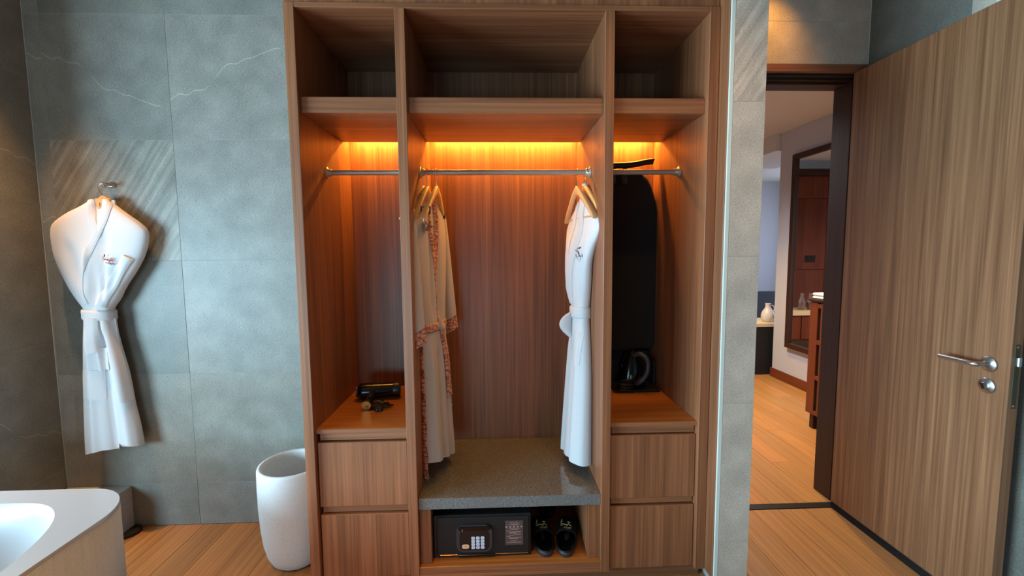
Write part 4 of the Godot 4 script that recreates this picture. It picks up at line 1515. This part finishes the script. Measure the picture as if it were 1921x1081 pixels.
func make_slipper(label: String, at: Vector3, turn: float, group: String, tilt := 0.0) -> void:
	var t := thing("slipper", label, "slipper", at, turn, group)
	t.rotation.x = tilt
	# sole: heel at +z (towards the room), toe at -z
	var foot := PackedVector2Array()
	var n := 40
	for i in n:
		var a: float = TAU * i / n
		var zz: float = cos(a) * 0.138
		var k: float = (zz + 0.138) / 0.276
		var w: float = lerpf(0.054, 0.052, k) - 0.004 * exp(-pow((k - 0.55) / 0.18, 2.0))
		foot.append(Vector2(signf(sin(a)) * pow(absf(sin(a)), 0.8) * w, zz))
	var rings := []
	for q in [[0.0, 0.93], [0.004, 1.0], [0.016, 1.02], [0.022, 1.0], [0.024, 0.96]]:
		var ring := []
		for p in foot:
			ring.append(Vector3(p.x * q[1], q[0], p.y * (1.0 - (1.0 - q[1]) * 0.35)))
		rings.append(ring)
	var sole := Shape.new()
	sole.loft(rings)
	part("sole", sole, M.charcoal, t)
	var rim := Shape.new()
	var rp := []
	for i in n + 1:
		var p := foot[i % n]
		rp.append(Vector3(p.x * 0.94, 0.0255, p.y * 0.965))
	rim.tube(rp, 0.0042, 8)
	part("welt", rim, M.black_satin, t)
	var ins := Shape.new()
	rings = []
	for q in [[0.0238, 0.90], [0.0250, 0.88], [0.0246, 0.55], [0.0238, 0.10]]:
		var ring := []
		for p in foot:
			ring.append(Vector3(p.x * q[1], q[0], p.y * lerpf(0.965, q[1], 0.85)))
		rings.append(ring)
	ins.loft(rings)
	part("insole", ins, M.black_gloss, t)
	# vamp: arch from z = 0.03 to the toe
	var grid := []
	for i in 15:
		var z: float = lerpf(0.035, -0.128, i / 14.0)
		var k: float = (z + 0.138) / 0.276
		var w: float = (lerpf(0.054, 0.052, k) - 0.004 * exp(-pow((k - 0.55) / 0.18, 2.0))) * sqrt(maxf(0.04, 1.0 - pow(z / 0.138, 4.0)))
		var hh: float = 0.052 * sqrt(maxf(0.0, 1.0 - pow(maxf(0.0, -z - 0.02) / 0.115, 2.2)))
		var line := []
		for j in 17:
			var a: float = PI * j / 16.0
			line.append(Vector3(-cos(a) * w, 0.018 + hh * pow(sin(a), 0.75), z))
		grid.append(line)
	var vp := Shape.new()
	vp.slab(grid, Vector3(0, -0.004, 0))
	var v := part("vamp", vp, M.black_cloth, t)
	var tr := Transform3D(Basis(Vector3(1, 0, 0), deg_to_rad(-58)), Vector3(-0.030, 0.074, 0.022))
	script_mark(v, tr, 0.052, M.gold_ink, M.gold_ink, 0.0012, "gold_logo")


func make_slippers() -> void:
	make_slipper("black slipper with gold script standing next to the safe", Vector3(0.160, 0.1085, -0.180), deg_to_rad(4), "black slippers in the safe bay")
	make_slipper("black slipper with gold script angled beside the bay cheek", Vector3(0.282, 0.1085, -0.172), deg_to_rad(-12), "black slippers in the safe bay")
	make_slipper("spare black slipper pushed to the back of the safe bay", Vector3(0.205, 0.1085, -0.478), deg_to_rad(6), "black slippers in the safe bay")
	make_slipper("spare black slipper raised on its toe behind the angled slipper", Vector3(0.300, 0.150, -0.490), deg_to_rad(-4), "black slippers in the safe bay", deg_to_rad(-16))


# ------------------------------------------------------------------ bath side
func make_bath_side() -> void:
	var t := thing("bathtub", "freestanding white bathtub with taupe stone outside, standing by the left wall", "bathtub", Vector3(0, 0, 0))
	# outline in plan: x from -2.40 to -1.525, z from 0.045 to 1.85
	var corners := rounded_rect(-2.405, 0.045, -1.520, 1.86, 0.225, 14)
	var outer := PackedVector2Array()
	for i in corners.size():
		var pa := corners[i]
		var pb := corners[(i + 1) % corners.size()]
		var cuts: int = maxi(1, int((pb - pa).length() / 0.03))
		for k in cuts:
			outer.append(pa.lerp(pb, float(k) / cuts))
	var inner := PackedVector2Array()
	var cx := -1.9625
	var cz := 0.9525
	for i in outer.size():
		var a: float = atan2((outer[i].y - cz) / 0.9075, (outer[i].x - cx) / 0.4425)
		var p := 2.6
		inner.append(Vector2(cx + 0.40 * signf(cos(a)) * pow(absf(cos(a)), 2.0 / p), cz + 0.81 * signf(sin(a)) * pow(absf(sin(a)), 2.0 / p)))
	var ring_of := func(poly: PackedVector2Array, y: float, k: float) -> Array:
		var out := []
		for p in poly:
			out.append(Vector3(cx + (p.x - cx) * k, y, cz + (p.y - cz) * k))
		return out
	var shell := Shape.new()
	shell.loft([ring_of.call(outer, 0.0, 0.985), ring_of.call(outer, 0.01, 1.0), ring_of.call(outer, 0.535, 1.0), ring_of.call(outer, 0.535, 0.985)], true, false)
	part("outer_shell", shell, M.tub_stone, t)
	var rim := Shape.new()
	rim.loft([ring_of.call(outer, 0.5352, 0.999), ring_of.call(outer, 0.547, 1.0), ring_of.call(outer, 0.550, 0.998)], true, false, 1)
	rim.loft([ring_of.call(outer, 0.550, 0.998), ring_of.call(inner, 0.550, 1.0)], true, false, 10)
	rim.loft([ring_of.call(inner, 0.550, 1.0), ring_of.call(inner, 0.545, 0.990), ring_of.call(inner, 0.52, 0.975), ring_of.call(inner, 0.40, 0.94), ring_of.call(inner, 0.25, 0.87), ring_of.call(inner, 0.17, 0.76), ring_of.call(inner, 0.145, 0.5), ring_of.call(inner, 0.143, 0.02)], true, false, 20)
	part("basin", rim, M.tub_white, t)

	var lg := thing("stone_ledge", "low taupe stone ledge against the wall behind the bathtub", "ledge")
	bx("block", Vector3(LEFT_X + 0.004, 0, WALL_Z + 0.001), Vector3(-2.098, 0.238, -0.36), M.tub_stone, lg, 0.003)
	var pd := thing("black_disc", "flat black half-round pad on the floor beside the low ledge", "disc", Vector3(-2.095, 0, -0.50))  # thin black half-round piece lying on the floor by the ledge
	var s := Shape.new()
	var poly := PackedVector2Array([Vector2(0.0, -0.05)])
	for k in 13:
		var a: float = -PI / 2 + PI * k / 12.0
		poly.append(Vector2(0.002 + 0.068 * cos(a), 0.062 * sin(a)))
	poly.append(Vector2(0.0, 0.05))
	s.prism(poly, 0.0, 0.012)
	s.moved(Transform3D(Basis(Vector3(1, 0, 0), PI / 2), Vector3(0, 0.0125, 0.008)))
	part("disc", s, M.dull_black, pd)

	var b := thing("waste_bin", "tall white terrazzo bin with open top beside the wardrobe", "bin", Vector3(-1.060, 0, -0.252))
	var body := Shape.new()
	body.lathe([[0.085, 0.0], [0.098, 0.004], [0.118, 0.022], [0.136, 0.060], [0.149, 0.120], [0.157, 0.200], [0.162, 0.300], [0.163, 0.400], [0.161, 0.488], [0.158, 0.497], [0.150, 0.500], [0.141, 0.497], [0.137, 0.488]], 64, Vector3.ZERO, 1, false)
	part("body", body, M.terrazzo, b)
	var inn := Shape.new()
	inn.lathe([[0.137, 0.488], [0.136, 0.40], [0.130, 0.24], [0.112, 0.12], [0.08, 0.08], [0.0005, 0.075]], 64, Vector3.ZERO, 1, false)
	part("inner_wall", inn, M.terrazzo, b)


# ------------------------------------------------------------------ the hall beyond the door
func make_hall() -> void:
	# framed mirror on the hall wall
	var t := thing("wall_mirror", "tall mirror in a dark wooden frame on the hall wall", "mirror", Vector3(3.256, 0.415, -2.45))
	var x0 := -0.045
	var za := -0.47
	var zb := 0.47
	var hh := 2.135
	bx("frame_rail", Vector3(x0, 0, za), Vector3(0, 0.055, zb), M.frame_dark, t, 0.003, 2)
	bx("frame_rail", Vector3(x0, hh - 0.055, za), Vector3(0, hh, zb), M.frame_dark, t, 0.003, 2)
	bx("frame_stile", Vector3(x0, 0.055, za), Vector3(0, hh - 0.055, za + 0.06), M.frame_dark, t, 0.003)
	bx("frame_stile", Vector3(x0, 0.055, zb - 0.06), Vector3(0, hh - 0.055, zb), M.frame_dark, t, 0.003)
	bx("glass", Vector3(-0.022, 0.055, za + 0.06), Vector3(-0.018, hh - 0.055, zb - 0.06), M.mirror_glass, t, 0.0005)

	# louvred cabinet in front of it
	var c := thing("hall_cabinet", "reddish brown wooden cabinet with slotted doors in the hall", "cabinet", Vector3(2.6, 0, -1.715))
	bx("body", Vector3(0.018, 0.13, 0.0), Vector3(0.62, 1.085, 0.88), M.hall_wood, c, 0.003)
	bx("top", Vector3(-0.01, 1.085, -0.012), Vector3(0.63, 1.107, 0.892), M.frame_dark, c, 0.003, 2)
	for k in 2:
		var d := Node3D.new()
		d.name = "cabinet_door"
		c.add_child(d, true)
		d.position = Vector3(0, 0.13, 0.004 + k * 0.44)
		for z in [[0.0, 0.088], [0.124, 0.212], [0.248, 0.336], [0.372, 0.432]]:
			bx("stile", Vector3(0, 0.0, z[0]), Vector3(0.017, 0.95, z[1]), M.hall_wood, d, 0.002)
		for y in [0.0, 0.30, 0.60, 0.905]:
			bx("rail", Vector3(0.001, y, 0.08), Vector3(0.016, y + 0.035, 0.38), M.hall_wood, d, 0.001, 2)
		bx("backing", Vector3(0.0165, 0.0, 0.0), Vector3(0.0178, 0.95, 0.43), M.black_matte, d, 0.0004)
	for q in [[0.02, 0.03], [0.55, 0.03], [0.02, 0.80], [0.55, 0.80]]:
		bx("leg", Vector3(q[0], 0, q[1]), Vector3(q[0] + 0.045, 0.13, q[1] + 0.045), M.frame_dark, c, 0.002)
	var tw := thing("folded_towel", "folded cream towel on top of the slotted hall cabinet", "towel", Vector3(2.60, 1.107, -1.70))
	for k in 2:
		var s := Shape.new()
		s.box(Vector3(0, k * 0.026, 0.0), Vector3(0.40, k * 0.026 + 0.025, 0.55 - 0.012 * k), 0.010)
		part("fold", s, M.towel, tw)

	# console table with a vase at the hall corner
	var tb := thing("console_table", "low black console table with cream stone top past the hall corner", "table", Vector3(3.1, 0, -3.24))
	bx("body", Vector3(-0.04, 0.0, -0.42), Vector3(0.62, 0.585, -0.004), M.black_matte, tb, 0.003)
	bx("stone_top", Vector3(-0.05, 0.585, -0.43), Vector3(0.63, 0.632, 0.0), M.cream_stone, tb, 0.004)
	var v := thing("vase", "cream ceramic bottle vase on the black console table", "vase", Vector3(3.288, 0.632, -3.36))
	var vs := Shape.new()
	vs.lathe([[0.046, 0.0], [0.060, 0.01], [0.073, 0.05], [0.074, 0.085], [0.062, 0.125], [0.040, 0.158], [0.030, 0.18], [0.029, 0.215], [0.034, 0.225], [0.028, 0.224], [0.024, 0.20], [0.020, 0.17]], 36)
	part("body", vs, M.vase_glaze, v)
	var lip := Shape.new()
	lip.tube(smooth_path([Vector3(0.028, 0.205, 0.012), Vector3(0.055, 0.195, 0.022), Vector3(0.066, 0.165, 0.026), Vector3(0.058, 0.130, 0.024)], 5), 0.006, 8)
	part("handle", lip, M.vase_glaze, v)
	var hb := thing("bed_headboard", "grey upholstered bed head beyond the console table", "headboard", Vector3(4.35, 0, -5.1))
	var hs := Shape.new()
	hs.prism(rounded_rect(-0.9, 0.0, 0.9, 0.83, 0.06, 5), -0.10, 0.0)
	part("panel", hs, M.grey_cloth, hb)
	bx("base", Vector3(-0.88, 0.0, 0.001), Vector3(0.88, 0.34, 0.6), M.grey_cloth, hb, 0.02)

	# minibar wall opposite, seen in the mirror: panelled wood over a stone counter
	var mb := thing("minibar_unit", "reddish wood panelled minibar wall with stone counter mirrored in the hall", "minibar", Vector3(1.3, 0, -4.6))
	for k in 4:
		var px: float = -1.0 + k * 0.62
		bx("wall_panel", Vector3(px, 0.632, -0.04), Vector3(px + 0.615, 1.207, 0.0), M.hall_wood, mb, 0.002)
		bx("wall_panel", Vector3(px, 1.213, -0.04), Vector3(px + 0.615, 2.267, 0.0), M.hall_wood, mb, 0.002)
		bx("wall_panel", Vector3(px, 2.273, -0.04), Vector3(px + 0.615, 2.60, 0.0), M.hall_wood, mb, 0.002)
		var dr := bx("drawer", Vector3(px + 0.005, 0.23, 0.40), Vector3(px + 0.61, 0.565, 0.42), M.hall_wood, mb, 0.002)
		bx("pull", Vector3(px + 0.24, 0.40, 0.421), Vector3(px + 0.38, 0.412, 0.438), M.black_satin, dr, 0.002)
	bx("panel_backing", Vector3(-1.0, 0.63, -0.06), Vector3(1.475, 2.60, -0.041), M.frame_dark, mb, 0.001)
	bx("carcass", Vector3(-1.0, 0.20, -0.04), Vector3(1.48, 0.573, 0.399), M.hall_wood, mb, 0.002, 0)
	bx("counter", Vector3(-1.01, 0.573, -0.04), Vector3(1.49, 0.630, 0.44), M.cream_stone, mb, 0.003)
	bx("socket", Vector3(0.39, 1.32, 0.0), Vector3(0.55, 1.42, 0.008), M.black_satin, mb, 0.002)
	bx("cornice", Vector3(-1.02, 2.605, -0.04), Vector3(1.50, 2.70, 0.06), M.frame_dark, mb, 0.003, 0)
	for k in 2:
		var cf := thing("glass_carafe", ["clear glass carafe at the counter edge mirrored in the hall", "second glass carafe along the minibar counter mirrored in the hall"][k], "carafe", Vector3(1.92 + k * 0.13, 0.630, -4.34), 0.0, "carafes on the minibar counter")
		var g := Shape.new()
		g.lathe([[0.040, 0.0], [0.047, 0.01], [0.048, 0.10], [0.044, 0.14], [0.024, 0.18], [0.021, 0.22], [0.027, 0.245]], 28)
		part("body", g, M.clear_glass, cf)
		var w := Shape.new()
		w.lathe([[0.038, 0.004], [0.045, 0.012], [0.045, 0.11]], 28)
		part("drink", w, M.amber_liquid, cf)


const LED := 0.72


func _ready() -> void:
	rng.seed = 42
	make_materials()
	make_camera_and_light()
	downlight(Vector3(-2.20, CEILING, -0.20), "ceiling downlight above the bathrobe on the wall", 3.2, 25.0)
	downlight(Vector3(-0.80, CEILING, 1.75), "ceiling downlight in the middle of the bathroom", 9.0, 40.0, Color(1.0, 0.77, 0.49))
	downlight(Vector3(0.70, CEILING, 0.75), "ceiling downlight in front of the stone pillar", 0.75, 62.0, Color(1.0, 0.75, 0.46))
	downlight(Vector3(1.36, CEILING, -0.28), "ceiling downlight above the doorway", 0.27, 36.0, Color(1.0, 0.70, 0.32), Vector3(0.15, -1, -0.8))
	downlight(Vector3(2.1, 2.845, -1.5), "hall ceiling downlight by the slotted cabinet", 4.0, 40.0, Color(1.0, 0.80, 0.26))
	downlight(Vector3(2.3, 2.845, -3.0), "hall ceiling downlight near the mirror", 4.0, 40.0, Color(1.0, 0.80, 0.26))
	downlight(Vector3(1.5, 2.845, -2.3), "added fill lamp in the hall ceiling brightening the mirror wall", 6.2, 75.0, Color(0.97, 0.97, 1.0))  # added neutral lamp, there to brighten the mirror wall
	make_room()
	make_wardrobe()
	make_door()
	make_bath_side()
	make_wall_robe()
	make_hanging_clothes()
	make_hair_dryer()
	make_ironing()
	make_safe()
	make_slippers()
	make_hall()
